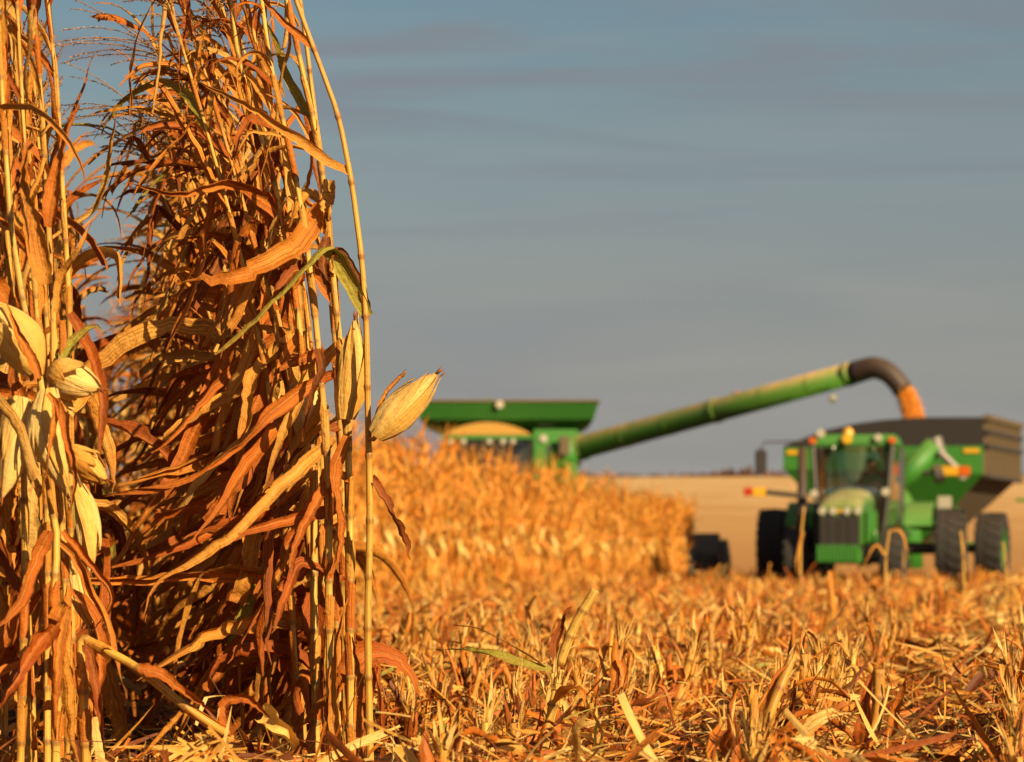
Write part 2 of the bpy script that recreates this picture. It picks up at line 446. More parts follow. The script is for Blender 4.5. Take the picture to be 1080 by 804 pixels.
def tubes(P, az, el, Ln, rad, r, seg=5):
    n = len(P)
    d = np.stack([np.cos(el) * np.cos(az), np.cos(el) * np.sin(az), np.sin(el)], 1)
    s = unit(np.cross(d, np.array([0.3, 0.9, 0.2]))); u = np.cross(d, s)
    V = np.zeros((n, 2, seg, 3)); C = np.zeros((n, 2, seg, 4))
    for i in range(2):
        for k in range(seg):
            a = 2 * pi * k / seg
            V[:, i, k] = P + d * (Ln * i)[:, None] + (s * cos(a) + u * sin(a)) * rad[:, None] * (1.15 if i == 0 else 1)
            if i: V[:, i, k] += d * (NR.uniform(-0.03, 0.03, n))[:, None]
            C[:, i, k] = np.stack([np.full(n, k / seg), Ln * i, r, np.full(n, 0.0)], 1)
    q = [(k, (k + 1) % seg, seg + (k + 1) % seg, seg + k) for k in range(seg)]
    F = (np.array(q)[None] + (np.arange(n) * 2 * seg)[:, None, None]).reshape(-1, 4)
    return V.reshape(-1, 3), F, C.reshape(-1, 4)

def wedge(n, d0, d1, margin=0.02, power=1.0):
    """random ground points inside the view between two distances"""
    u = NR.random(n) ** power
    D = np.sqrt(d0 * d0 + u * (d1 * d1 - d0 * d0))
    X = (NR.random(n) * 2 - 1) * (D * (0.1622 + margin) + 1.5)
    return X, D

# the edge of the standing block the machine is cutting
FACE0, FACE1 = Vector((-2.35, 36.0, 0)), Vector((4.15, 72.5, 0))
def in_standing(X, Y):
    """ground that still carries standing corn"""
    t = (Y - FACE0.y) / (FACE1.y - FACE0.y)
    xf = FACE0.x + t * (FACE1.x - FACE0.x)
    return (Y > FACE0.y) & (Y < 73) & (X < xf)

# ------------------------------------------------------------------ one corn plant and its parts
def stalk_path(base, h, lean, rng):
    """a slightly zigzag, wind-bent stem from base to tip"""
    pts = []; n = 13
    ph = rng.uniform(0, 6.28)
    for i in range(n):
        v = i / (n - 1)
        pts.append(base + Vector((lean.x * v ** 1.9 + 0.006 * sin(9 * v + ph), lean.y * v ** 1.9 + 0.006 * cos(8 * v + ph), h * v * (1 - 0.06 * v))))
    return pts

def make_stalk(pts, r0, r1, rng, parent, sub, r=None, n=None, seg=10, zig=0.004):
    """joined cane with swollen dark nodes; returns the node points and tangents"""
    L = sum((Vector(pts[i + 1]) - Vector(pts[i])).length for i in range(len(pts) - 1))
    sp = catmull(pts, 120)
    P, Rr, Fl, nodes = [], [], [], []
    s, nxt = 0.0, 0.06; acc = 0.0; gap = 0.11
    cum = [0.0]
    for i in range(1, 120): cum.append(cum[-1] + (sp[i] - sp[i - 1]).length)
    def at_len(x):
        x = max(0, min(L * 0.9999, x))
        i = max(1, next((k for k in range(120) if cum[k] >= x), 119))
        f = (x - cum[i - 1]) / max(1e-9, cum[i] - cum[i - 1])
        return sp[i - 1].lerp(sp[i], f), (sp[i] - sp[i - 1]).normalized()
    x = 0.0
    P.append(sp[0]); Rr.append(r0); Fl.append(0)
    x = 0.07; k = 0
    while x < L - 0.05:
        rad = r0 + (r1 - r0) * (x / L)
        for dx, m, fl in ((-0.05, 0.97, 0), (-0.018, 0.95, 0.1), (-0.009, 1.12, 0.75), (0, 1.27, 0.9), (0.006, 1.08, 0.5), (0.014, 0.98, 0.12), (0.045, 0.96, 0.0)):
            p, t = at_len(x + dx)
            P.append(p); Rr.append(rad * m); Fl.append(fl * rng.uniform(0.7, 1))
        p, t = at_len(x); nodes.append((p, t, rad, x / L))
        x += (0.12 + 0.09 * min(1, x / 0.9)) * rng.uniform(0.9, 1.12); k += 1
    P.append(at_len(L)[0]); Rr.append(r1); Fl.append(0)
    mb = MB(); tube(mb, P, Rr, seg=seg, r=rng.uniform(0.05, 0.5) if r is None else r, flag=Fl, sub=sub)
    o = mb.build("stalk", M_STALK, parent)
    return o, nodes, at_len, L

def sheath(mb, at_len, x0, length, rad, rng, sub, r=0.3, gap=1.1, face=None):
    """the dry leaf base that wraps the cane above a node, split down one side and torn at its top"""
    n, seg = 7, 9
    a0 = rng.uniform(0, 6.28) if face is None else face
    V, C = [], []
    for i in range(n):
        v = i / (n - 1)
        p, t = at_len(x0 + length * v)
        x = Vector((1, 0.1, 0)); x = (x - t * x.dot(t)).normalized(); y = t.cross(x)
        R_ = rad * (1.16 + 0.28 * v + 0.5 * max(0, v - 0.75))
        for k in range(seg + 1):
            a = a0 + gap * (0.5 + 0.5 * v) + (2 * pi - 2 * gap * (0.5 + 0.5 * v)) * k / seg
            e = (rng.uniform(-0.03, 0.02) if i == n - 1 else 0)
            V.append(p + (x * cos(a) + y * sin(a)) * R_ * rng.uniform(0.97, 1.06) + t * e - sub)
            C.append((k / seg, length * v, r, 0.25 if v < 0.1 else 0.0))
    mb.grid(n, seg + 1, V, C, 0)

def make_ear(name, base, tip, fat, rng, parent, sub, r=0.2, open_=0.15, flags=8):
    """a dry ear in its husk: ribbed spindle, overlapping husk leaves with free tips, dark silk"""
    base, tip = Vector(base), Vector(tip)
    ax = tip - base; L = ax.length; t = ax.normalized()
    x = Vector((0.2, -1, 0.1)); x = (x - t * x.dot(t)).normalized(); y = t.cross(x)
    fat *= .86
    mb = MB()
    n, seg = 17, 44; V, C = [], []
    ph = rng.uniform(0, 6.28)
    prof = lambda v: fat * 0.5 * (0.34 + 0.66 * sin(min(1, (v + 0.06) / 0.42) * pi / 2) if v < 0.36 else max(0.05, (1 - ((v - 0.36) / 0.64) ** 1.9) ** 0.9))
    bow = (x * rng.uniform(-0.1, 0.1) + y * rng.uniform(-0.1, 0.1)) * L
    for i in range(n):
        v = i / (n - 1)
        p = base + ax * v + bow * sin(pi * v)
        for k in range(seg + 1):
            a = 2 * pi * k / seg
            rr = prof(v) * (1 + 0.06 * sin(a * 5 + ph + v) + 0.03 * sin(a * 13 + 2 * ph + v * 2))
            V.append(p + (x * cos(a) + y * sin(a)) * rr - sub)
            C.append((k / seg * 2, L * v, r, max(0, v - 0.86) * 2.5))
    mb.grid(n, seg + 1, V, C, 0)
    # outer husk leaves lying on the spindle, each with its own edge
    for q in range(flags):
        a0 = ph + q * 2 * pi / flags + rng.uniform(-0.3, 0.3)
        half = rng.uniform(0.32, 0.8); reach = rng.uniform(0.55, 1.2); lift = rng.uniform(0.1, 1.0) ** 2 * 3 * open_; skew = rng.uniform(-.5, .5)
        m_, c_ = 16, 11; V, C = [], []
        for i in range(m_):
            v = i / (m_ - 1)
            vv = min(1.0, v * reach)
            p = base + ax * (v * reach) + bow * sin(pi * vv)
            hw = half * (min(1, 0.7 + v) * (1 - v ** 3.2 * 0.93))
            for k in range(c_):
                h = k / (c_ - 1) * 2 - 1
                a = a0 + h * hw + skew * v
                rr = prof(vv) * 1.03 + 0.0022 + 0.0012 * q + lift * fat * max(0, v - 0.45) ** 1.6 * (1 + 0.25 * abs(h)) + 0.0014 * sin(9 * v + 4 * h + ph) + 0.0013 * sin(h * 11 + ph + q) * min(1, 3 * v)
                V.append(p + (x * cos(a) + y * sin(a)) * rr - sub)
                C.append(((h + 1) / 2, L * v, min(1, max(0, r + (q % 4 - 1) * 0.17)), max(0, v - 0.8) * 1.5 + (0.28 if abs(h) > 0.95 else 0)))
        mb.grid(m_, c_, V, C, 0)
    for _ in range(7):     # dried silk
        e = tip + (x * rng.uniform(-1, 1) + y * rng.uniform(-1, 1)) * 0.012 + t * rng.uniform(0.008, 0.028)
        tube(mb, [tip - t * 0.015, tip.lerp(e, 0.5) + x * 0.002, e], [0.0028, 0.002, 0.0008], seg=4, r=1.0, flag=[1, 1, 1], sub=sub)
    return mb.build(name, M_HUSK, parent)

def make_tassel(p, t, size, rng, parent, sub, wind=Vector((-0.8, 0, 0)), nb=9, mb=None, fine=True):
    own = mb is None
    mb = MB() if own else mb
    for b in range(nb + 1):
        if b == 0: d = t.copy(); L = size
        else:
            az = rng.uniform(0, 6.28)
            d = (t * rng.uniform(0.5, 1.1) + Vector((cos(az), sin(az), 0)) * 0.75 + wind * 0.35).normalized(); L = size * rng.uniform(0.55, 0.95)
        q = p + t * (0.0 if b == 0 else 0.012 * b); pts = [q]
        for i in range(7):
            d = (d + Vector((0, 0, -0.11 if b else -0.05)) + wind * 0.07 + Vector((rng.uniform(-.05, .05), rng.uniform(-.05, .05), 0))).normalized()
            q = q + d * (L / 7); pts.append(q)
        rr = rng.uniform(0.1, 0.9)
        tube(mb, pts, [0.0022 * (1 - 0.6 * i / 7) for i in range(8)], seg=4, r=rr, sub=sub)
        if fine:
            sp = catmull(pts, 34)
            for i in range(6, 34):
                for sgn in (-1, 1):
                    if rng.random() < 0.2: continue
                    tt = (sp[i] - sp[i - 1]).normalized()
                    o = Vector((rng.uniform(-1, 1), rng.uniform(-1, 1), rng.uniform(-1, 0.4))).normalized()
                    e = sp[i] + (tt * 0.7 + o * 0.6).normalized() * rng.uniform(0.010, 0.017)
                    s = tt.cross(o).normalized() * 0.0024
                    m = sp[i].lerp(e, 0.5)
                    bi = len(mb.v)
                    mb.v += [sp[i] - sub, m + s - sub, e - sub, m - s - sub]
                    mb.c += [(0.5, 0.1 * i, rr, 0)] * 4
                    mb.face((bi, bi + 1, bi + 2, bi + 3))
    if own: return mb.build("tassel", M_TASSEL, parent)

def leaf_points(p0, az, el, L, rng, grav=1.6, wind=0.5, n=9, hang=0.55):
    """a dead blade: it leaves the cane upward, then breaks over and hangs, or streams away on the wind"""
    d = Vector((cos(el) * cos(az), cos(el) * sin(az), sin(el)))
    pts = [Vector(p0)]; q = Vector(p0)
    brk = rng.randint(1, 4) if rng.random() < hang else 99
    for i in range(n):
        g = grav / n * (0.5 + 1.4 * i / n)
        d = d + Vector((-wind / n, 0, -g)) + Vector((rng.gauss(0, .13), rng.gauss(0, .13), rng.gauss(0, .09)))
        if i == brk: d = Vector((d.x * .5 + rng.uniform(-.45, .25), d.y * .5 + rng.uniform(-.35, .35), -rng.uniform(.7, 1.6)))
        d.normalize(); q = q + d * (L / n) * rng.uniform(.75, 1.25); pts.append(q)
    return pts

def leaf_rand(rng, low=False):
    x = rng.random()
    if x < 0.50: r = rng.uniform(0.02, 0.3)
    elif x < 0.78: r = rng.uniform(0.3, 0.55)
    elif x < 0.92: r = rng.uniform(0.5, 0.7)
    elif x < 0.985: r = rng.uniform(0.68, 0.78)
    else: r = 1.12
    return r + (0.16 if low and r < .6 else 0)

def seen_right_of(pts, lim):
    def over(p):        # the outermost cane leans left as it rises, and its neighbours' blades stay on its lee side
        py = HOR - FPX * (p.z - EYE) / max(p.y, 1)
        return 540 + FPX * p.x / max(p.y, 1) > lim - max(0.0, 270 - py) * .28 and p.z > EYE - .2
    return any(over(p) for p in pts)

def dress_leaves(nodes, at_len, L, rng, parent, sub, separate, az0=pi, spread=1.25, size=1.0, skip=(), wind=0.5, n=16, cross=5, first=1, lim=None, stream=0):
    """leaf blades, alternate up the cane, most of them swept to one side by the wind"""
    mb = None if separate else MB()
    for k, (p, t, rad, v) in enumerate(nodes):
        if k < first or k in skip or v > 0.97:
            if v < .9 and rng.random() < .6:
                cur = MB() if separate else mb
                sheath(cur, at_len, v * L, rng.uniform(.06, .15), rad, rng, sub, r=rng.uniform(.1, .6))
                if separate: cur.build("leaf_sheath", M_LEAF, parent)
            continue
        for rep in range(3 if v > .7 and rng.random() < .7 else 2 if v > .45 and rng.random() < .45 else 1):
            low = v < 0.35
            shl = rng.uniform(0.09, 0.16)
            p2, t2 = at_len(v * L + shl * 0.97)
            for tries in range(12):
                az = az0 + (rng.gauss(0, spread)) + (0.5 if k % 2 else -0.5)
                LL = size * rng.uniform(0.34, 0.74) * (0.75 if v > 0.8 or v < 0.12 else 1)
                el = rng.uniform(0.4, 1.3) if v > 0.5 else rng.uniform(-0.7, 1.0)
                if v > 0.75: el = rng.uniform(0.9, 1.45)
                pts = leaf_points(p2, az, el, LL, rng, grav=rng.uniform(0.8, 2.6), wind=wind * rng.uniform(.4, 1.4), hang=.3 if v > .75 else .6)
                if lim is None or not seen_right_of(pts, lim): break
            else: continue
            w = rng.uniform(0.06, 0.118) * size * (1 - .58 * max(0, min(1, (v - .5) / .28)))
            r = leaf_rand(rng, low)
            cur = MB() if separate else mb
            if rep == 0: sheath(cur, at_len, v * L, shl, rad, rng, sub, r=min(0.8, r * 0.7 + 0.05))
            blade(cur, pts, w * .9, n=n, cross=cross, r=r, up=Vector((rng.gauss(.2, .6), rng.gauss(-.75, .5), rng.gauss(.2, .5))).normalized(),
                  twist0=rng.uniform(-0.6, 0.6), twist1=rng.uniform(-2.0, 2.0), fold=rng.uniform(0.1, 0.75), ripple=rng.uniform(0.03, 0.1), rng=rng, sub=sub, blunt=rng.random() < .3)
            if separate: cur.build("leaf", M_LEAF, parent)
    for q in range(stream):          # broad blades dragged out to the lee side
        v = rng.uniform(.14, .56); p2, t2 = at_len(v * L)
        pts = leaf_points(p2 + Vector((-.01, -.015, 0)), pi + rng.gauss(.25, .45), rng.uniform(-1.0, .3), rng.uniform(.5, .85), rng, grav=rng.uniform(.3, 1.5), wind=.6, hang=.12)
        cur = MB() if separate else mb
        blade(cur, pts, rng.uniform(.06, .1), up=Vector((rng.gauss(.1, .4), -1, rng.gauss(.3, .4))).normalized(), n=n, cross=cross, r=rng.uniform(.12, .66), blunt=rng.random() < .2, twist0=rng.uniform(-.9, .9), twist1=rng.uniform(-1.5, 1.5), fold=rng.uniform(.25, .7), ripple=rng.uniform(.03, .09), rng=rng, sub=sub)
        if separate: cur.build("leaf", M_LEAF, parent)
    if not separate: mb.build("foliage", M_LEAF, parent)

GROUP_NEAR = "corn plants standing at the near edge of the field"
def plant(pts, label, seed, r0=0.0115, r1=0.0045, ears=(), leaves=True, separate=True, az0=pi, spread=1.2, size=1.0, tassel=True, extra=(), r=None, skip=(),
          wind=0.5, name="corn_plant", tsize=0.24, first=1, group=GROUP_NEAR, cat="corn plant", leafn=22, lim=None, twind=Vector((-0.8, 0, 0)), tnb=9, stream=0):
    """pts: the cane from the ground up in the world. ears: (base, tip, fat, r). extra: single blades (points, width, r, dict)"""
    rng = random.Random(seed)
    pts = [Vector(p) for p in pts]
    root = empty(name, pts[0])
    tag(root, label, cat, group)
    sub = pts[0].copy()
    o, nodes, at_len, L = make_stalk(pts, r0, r1, rng, root, sub, r=r)
    if leaves: dress_leaves(nodes, at_len, L, rng, root, sub, separate, az0, spread, size, skip, wind, first=first, n=leafn, lim=lim, stream=stream)
    for b, tp, fat, rr in ears:
        b, tp = Vector(b), Vector(tp)
        # the shank from the cane to the ear
        best = min((at_len(L * i / 60) for i in range(61)), key=lambda q: (q[0] - b).length)
        e = make_ear("ear", b, tp, fat, rng, root, sub, r=rr, open_=rng.uniform(0.15, 0.45))
        mb = MB(); d = (tp - b).normalized()
        tube(mb, [best[0], best[0].lerp(b, 0.6) - Vector((0, 0, 0.01)), b + d * 0.02], [0.007, 0.0075, 0.008], seg=7, r=0.4, sub=sub)
        mb.build("shank", M_STALK, e)
    for ep, w, rr, kw in extra:
        mb = MB(); blade(mb, ep, w, r=rr, rng=rng, sub=sub, **{**dict(n=24, cross=7, fold=0.4, ripple=0.06, up=Vector((0, -1, 0.3))), **kw})
        mb.build("leaf", M_LEAF, root)
    if tassel:
        p, t = at_len(L)
        make_tassel(p, t, tsize, rng, root, sub, wind=twind, nb=tnb)
    return root
# ------------------------------------------------------------------ the standing corn at the near edge
def PX(D, *pp):
    """photo places at distance D (a third number shifts one of them deeper or nearer)"""
    return [at(p[0], p[1], D + (p[2] if len(p) > 2 else 0)) for p in pp]
def ground_px(x, D): return (x, HOR + EYE * FPX / D)

# -- right-hand row, its end plants
plant(PX(9.9, ground_px(391, 9.9), (389, 735), (388, 650), (390, 540), (388, 440), (386, 340), (380, 262), (369, 183), (355, 118), (330, 49), (312, 0), (298, -45)),
      "tall bare corn stalk with a pale husked ear jutting out over the stubble", 1, r0=0.0125, r1=0.0072, r=0.3,
      leaves=False, ears=[(at(397, 459, 9.85), at(461, 393, 9.8), 0.118, 0.08)],
      extra=[(PX(9.9, (369, 183), (345, 169), (300, 138, -.05), (255, 108, -.1), (205, 84, -.1)), 0.045, 0.22, dict(twist1=0.8, fold=0.5)),
             (PX(9.9, (329, 49), (318, 40), (295, 18), (268, -12)), 0.034, 0.42, dict(twist1=1.0)),
             (PX(9.9, (388, 334), (374, 308), (354, 270, -.05), (340, 261, -.1), (318, 284, -.15), (280, 325, -.2), (226, 374, -.2)), 0.075, 1.08, dict(twist0=0.2, twist1=0.5, fold=0.35)),
             (PX(9.9, (388, 325), (380, 298), (363, 266), (352, 262, -.05), (350, 285, -.1)), 0.036, 0.9, dict(twist1=0.6)),
             (PX(9.9, (390, 505), (401, 520), (418, 555), (433, 590)), 0.052, 0.74, dict(twist0=0.5, twist1=0.9, fold=0.6, ripple=0.16)),
             (PX(9.86, (397, 462), (400, 432), (411, 410), (430, 390)), 0.032, 0.3, dict(fold=.6, blunt=True)),
             (PX(9.9, (388, 742), (396, 700), (400, 745), (402, 800)), 0.05, 0.62, dict(twist0=0.3, ripple=0.2))], tassel=False)
plant(PX(10.1, ground_px(372, 10.1), (370, 740), (369, 640), (369, 545), (366, 450), (360, 380), (352, 300), (345, 230), (335, 150), (318, 70), (300, -10), (285, -60)),
      "corn plant with an upright ear, close behind the tall bare stalk", 2, r0=0.0145, r1=0.007, r=0.1, size=0.8, spread=0.9, lim=384,
      ears=[(at(364, 442, 10.0), at(374, 336, 9.98), 0.108, 0.25)],
      extra=[(PX(10.0, (345, 215), (328, 240), (300, 266, -.1), (255, 290, -.15), (190, 297, -.15)), 0.085, 0.36, dict(twist0=0.15, twist1=0.7, fold=0.3, crinkle=.07, ragged=.6, ripple=.09)),
             (PX(10.0, (352, 395), (330, 405), (290, 430, -.1), (250, 470, -.2), (195, 503, -.25), (108, 524, -.25)), 0.06, 0.5, dict(twist0=0.3, twist1=1.6, ripple=0.17)),
             (PX(10.0, (352, 462), (335, 478), (300, 508, -.1), (252, 558, -.2), (208, 588, -.2), (163, 617, -.2), (150, 655, -.2)), 0.062, 0.16, dict(twist0=0.1, twist1=0.6, fold=0.45)),
             (PX(10.05, (360, 530), (345, 540), (296, 550, -.1), (250, 564, -.15), (205, 590, -.15)), 0.052, 0.58, dict(twist1=1.1)),
             (PX(10.0, (348, 190), (347, 210), (346, 228), (343, 244)), 0.085, 0.12, dict(fold=.7, blunt=True)),
             (PX(10.0, (344, 250), (341, 275), (343, 295), (347, 316)), 0.06, 0.84, dict(twist0=.3)),
             (PX(9.97, (358, 806), (353, 740), (356, 690), (367, 632)), 0.055, 0.3, dict(twist0=.4, twist1=.8)),
             (PX(9.95, (378, 800), (382, 740), (377, 700), (371, 672)), 0.05, 0.45, dict(twist0=-.4, twist1=.9)),
             (PX(9.95, (366, 460), (352, 500), (357, 560), (349, 610)), 0.06, 0.5, dict(twist0=.5, twist1=.9)),
             (PX(10.05, (362, 640), (350, 600), (345, 680), (352, 745)), 0.062, 0.55, dict(twist0=0.6, ripple=0.2))])
plant(PX(10.45, ground_px(350, 10.45), (346, 740), (342, 640), (338, 540), (330, 440), (322, 350), (312, 260), (298, 170), (280, 90), (262, 10), (255, -20)),
      "corn plant with long orange leaves and a half-shaded ear behind the upright ear", 3, r0=0.0135, r1=0.006, r=0.2, size=0.95, stream=4, lim=384,
      ears=[(at(326, 405, 10.3), at(322, 480, 10.3), 0.1, 0.0)],
      extra=[(PX(10.3, (318, 350), (300, 135, .1), (282, 148), (262, 172), (240, 197), (222, 224)), 0.05, 0.1, dict(fold=0.3)),
             (PX(10.3, (330, 415), (300, 432), (275, 462, -.1), (255, 510, -.2), (214, 548, -.2)), 0.062, 0.55, dict(twist1=1.5, ripple=0.2)),
             (PX(10.3, (322, 545), (302, 575), (286, 620, -.05), (270, 662, -.1), (277, 714, -.1)), 0.055, 0.6, dict(twist0=0.8, twist1=0.8, ripple=0.22)),
             (PX(10.3, (330, 590), (318, 605), (292, 625, -.05), (262, 660, -.1), (240, 700, -.15)), 0.045, 0.66, dict(twist1=1.7)),
             (PX(10.3, (312, 245), (285, 215), (240, 192, -.1), (190, 203, -.2), (135, 194, -.2)), 0.062, 0.42, dict(twist0=0.3, twist1=0.4))])
plant(PX(10.8, ground_px(336, 10.8), (330, 700), (325, 600), (316, 480), (304, 380), (290, 270), (270, 150), (245, 50), (228, -15)),
      "corn plant leaning left with drooping rust leaves beside the shaded gap", 4, r0=0.013, r1=0.006, r=0.3, size=1.05, stream=4, lim=384,
      extra=[(PX(10.5, (300, 350), (270, 372), (235, 398, -.1), (190, 450, -.2), (160, 478, -.2)), 0.055, 0.5, dict(twist1=1.4)),
             (PX(10.5, (312, 470), (280, 500), (240, 545, -.1), (200, 572, -.2), (118, 600, -.25)), 0.05, 0.6, dict(twist1=1.2, ripple=0.18)),
             (PX(10.5, (315, 610), (290, 640), (250, 680), (218, 735)), 0.05, 0.68, dict(twist1=0.9))])
for k, (xb, Dk, top) in enumerate(((344, 10.0, 272), (328, 10.3, 240), (360, 10.3, 312))):
    xm = xb - (xb - top) * .32
    plant(PX(Dk, ground_px(xb + 6, Dk), (xb + 3, 640), (xb, 470), (xm, 240), (top + 14, 70), (top, -30)), "one of the slender, nearly leafless canes crowded behind the tall bare stalk", 40 + k,
          r0=.0145, r1=.0065, first=5, lim=376, size=.7, spread=.8, stream=0, r=R.uniform(.02, .3), tassel=k % 2 == 0, group="nearly leafless canes at the row's end")
plant(PX(10.9, ground_px(322, 10.9), (316, 700), (308, 560), (292, 420), (262, 260), (225, 150), (190, 90), (172, 66)),
      "corn plant bent far left, its long bristly tassel reaching over the gap of sky", 5, r0=0.012, r1=0.005, size=.9, lim=380, tsize=.55, twind=Vector((-2.0, 0, .3)), tnb=7)
plant(PX(11.6, ground_px(300, 11.6), (296, 700), (286, 560), (266, 430), (232, 300), (196, 210), (170, 160), (160, 140)),
      "corn plant bowed left, its shorter tassel drooping into the gap of sky", 6, r0=0.012, r1=0.005, size=.95, lim=380, tsize=.42, twind=Vector((-1.8, 0, .1)), tnb=6)
# -- the plants behind them in the same row, each dressed leaf by leaf
ROWA = lambda D: -0.47 - (D - 10.0) * 0.1171
ROWB = lambda D: -1.375 - (D - 9.6) * 0.1171
SHARED_A = "one of the crowded brown corn plants filling the row behind the tall bare stalk"
SHARED_B = "one of the brown corn plants in the row behind the plants with five pale ears"
D = 10.35; i = 0
while D < 13.6:
    x = ROWA(D) + R.uniform(-.2, .02)
    h = R.uniform(2.45, 2.8) if D < 11.3 else R.uniform(2.3, 2.6)
    b = Vector((x, D, 0))
    e = []
    root = plant(stalk_path(b, h, Vector((R.uniform(-.5, -.22), R.uniform(-.2, .15), 0)), R), SHARED_A, 100 + i, r0=R.uniform(.011, .0135), r1=.0045, spread=1.0, size=R.uniform(.9, 1.1), az0=pi + R.uniform(-.1, .6), lim=386, stream=2 if D < 12 else 1)
    D += R.uniform(.075, .12); i += 1

# -- left-hand row, its end plants
plant(PX(8.95, ground_px(58, 8.95), (59, 790), (60, 700), (56, 647), (60, 572), (56, 542), (51, 475), (46, 420), (27, 332), (21, 300), (12, 240), (5, 150), (0, 60), (-5, -30)),
      "corn plant with one ear tilted up left and another hanging beside its stalk", 20, r0=0.0135, r1=0.006, r=0.1, spread=1.6, size=0.72, skip=(3, 4, 5, 6, 7, 8),
      ears=[(at(38, 390, 8.85), at(-16, 316, 8.8), 0.135, 0.12), (at(51, 412, 8.85), at(72, 522, 8.8), 0.105, 0.05)],
      extra=[(PX(8.9, (58, 660), (44, 676), (26, 700, -.1), (-8, 755, -.15)), 0.075, 0.62, dict(twist0=0.4, fold=0.5, ripple=0.18)),
             (PX(8.9, (52, 560), (38, 590), (18, 640, -.1), (-12, 668, -.15)), 0.06, 0.5, dict(twist0=0.3, twist1=0.8)),
             (PX(8.9, (60, 655), (70, 640), (62, 700), (58, 780)), 0.06, 0.42, dict(twist0=0.5, ripple=0.2)),
             (PX(8.75, (42, 398), (34, 378), (20, 352), (6, 318)), 0.045, 0.42, dict(fold=.5)),
             (PX(8.72, (50, 415), (58, 430), (52, 470), (44, 520)), 0.03, 0.35, dict(fold=.6, twist1=.8)),
             (PX(8.72, (60, 420), (70, 455), (80, 500), (74, 545)), 0.038, 0.5, dict(fold=.5, twist1=-.8)),
             (PX(8.75, (48, 300), (40, 250), (28, 200), (30, 150)), 0.075, 0.3, dict(fold=.4, twist1=.8)),
             (PX(8.75, (52, 240), (60, 190), (70, 150), (84, 110)), 0.06, 0.45, dict(fold=.4, twist1=1.2)),
             (PX(8.9, (44, 470), (20, 492), (0, 510, -.05), (-30, 530, -.1)), 0.05, 0.35, dict(twist1=0.7))])
plant(PX(9.25, ground_px(72, 9.25), (72, 700), (68, 600), (62, 500), (57, 413), (56, 330), (52, 260), (45, 130), (38, 40), (30, -30)),
      "corn plant with an ear pointing right at the gap and a small green leaf above", 21, r0=0.0125, r1=0.006, r=0.15, spread=1.5, size=0.8, skip=(4, 5, 6, 7),
      ears=[(at(58, 393, 9.1), at(105, 411, 9.0), 0.118, 0.12), (at(72, 476, 9.1), at(113, 507, 9.0), 0.09, 0.35)],
      extra=[(PX(9.2, (58, 400), (70, 380), (82, 358), (100, 345), (112, 352)), 0.05, 1.12, dict(twist0=0.3, fold=0.5)),
             (PX(9.2, (66, 560), (88, 588), (117, 630), (96, 670)), 0.048, 0.5, dict(twist0=0.3, fold=0.7)),
             (PX(9.2, (60, 330), (66, 290), (84, 262, -.05), (98, 230)), 0.034, 0.2, dict(twist1=0.5))])
plant(PX(9.1, ground_px(93, 9.1), (89, 755), (86, 700), (86, 676), (100, 680), (145, 705, -.05), (195, 745, -.1), (242, 776, -.1)),
      "broken corn stalk snapped over at knee height, its top fallen right across the gap", 22, r0=0.0165, r1=0.012, r=0.24, first=99, tassel=False, name="broken_corn_stalk", cat="corn stalk",
      extra=[(PX(9.0, (196, 747), (178, 768), (160, 788), (138, 812)), 0.034, 0.25, dict(fold=0.7)),
             (PX(9.0, (146, 704), (170, 712), (200, 735, -.02), (225, 752)), 0.05, 0.5, dict(fold=0.5, ripple=0.2)),
             (PX(9.0, (242, 776), (236, 745), (262, 738), (286, 760)), 0.055, 0.55, dict(fold=0.5)),
             (PX(9.05, (90, 680), (98, 700), (104, 745), (112, 800)), 0.05, 0.68, dict(fold=0.6, ripple=0.25))], group=None)
plant(PX(9.6, ground_px(76, 9.6), (76, 700), (75, 600), (74, 450), (73, 330), (66, 200), (60, 100), (50, 0), (46, -40)),
      "corn plant hung with slim pale husks below the cluster of fat ears", 23, r0=0.012, r1=0.006, r=0.2, spread=1.5, size=0.85, skip=(3, 4, 5),
      ears=[(at(80, 512, 9.4), at(94, 604, 9.35), 0.075, 0.05), (at(80, 590, 9.4), at(97, 660, 9.35), 0.07, 0.18)],
      extra=[(PX(9.5, (74, 330), (90, 360), (106, 420, -.1), (100, 520, -.1)), 0.05, 0.66, dict(twist1=1.2))])
plant(PX(9.0, ground_px(20, 9.0), (24, 700), (26, 600), (25, 500), (20, 420), (12, 300), (0, 180), (-20, 60), (-30, 0)),
      "corn plant at the frame's left edge with one pale ear hanging tip down", 24, r0=0.012, r1=0.006, r=0.3, spread=1.4, size=0.9, skip=(4, 5, 6),
      ears=[(at(22, 420, 8.9), at(2, 526, 8.85), 0.112, 0.1)],
      extra=[(PX(8.9, (24, 430), (16, 410), (4, 440), (-6, 470)), 0.045, 0.5, dict(fold=0.5))])
D = 9.9; i = 0
while D < 12.2:
    x = ROWB(D) + R.uniform(-.05, .05)
    plant(stalk_path(Vector((x, D, 0)), R.uniform(2.2, 2.6), Vector((R.uniform(-.35, -.1), R.uniform(-.1, .15), 0)), R), SHARED_B, 200 + i, r0=R.uniform(.011, .0135), r1=.0045,
          spread=1.4, size=R.uniform(.85, 1.05), az0=pi * 1.2, group="corn plants in the left-hand row")
    D += R.uniform(.1, .16); i += 1
for k in range(6):
    Dk = 9.05 + 0.11 * k; xk = R.uniform(2, 62)
    plant(stalk_path(Vector(((xk - 540) * Dk / FPX, Dk, 0)), R.uniform(2.45, 2.75), Vector((R.uniform(-.22, -.05), R.uniform(-.05, .1), 0)), R), SHARED_B, 280 + k, r0=.0115, spread=1.6, size=0.8, lim=118, first=2, tassel=k % 2 == 0,
          skip=(6, 7) if k % 2 else (), group="corn plants in the left-hand row")
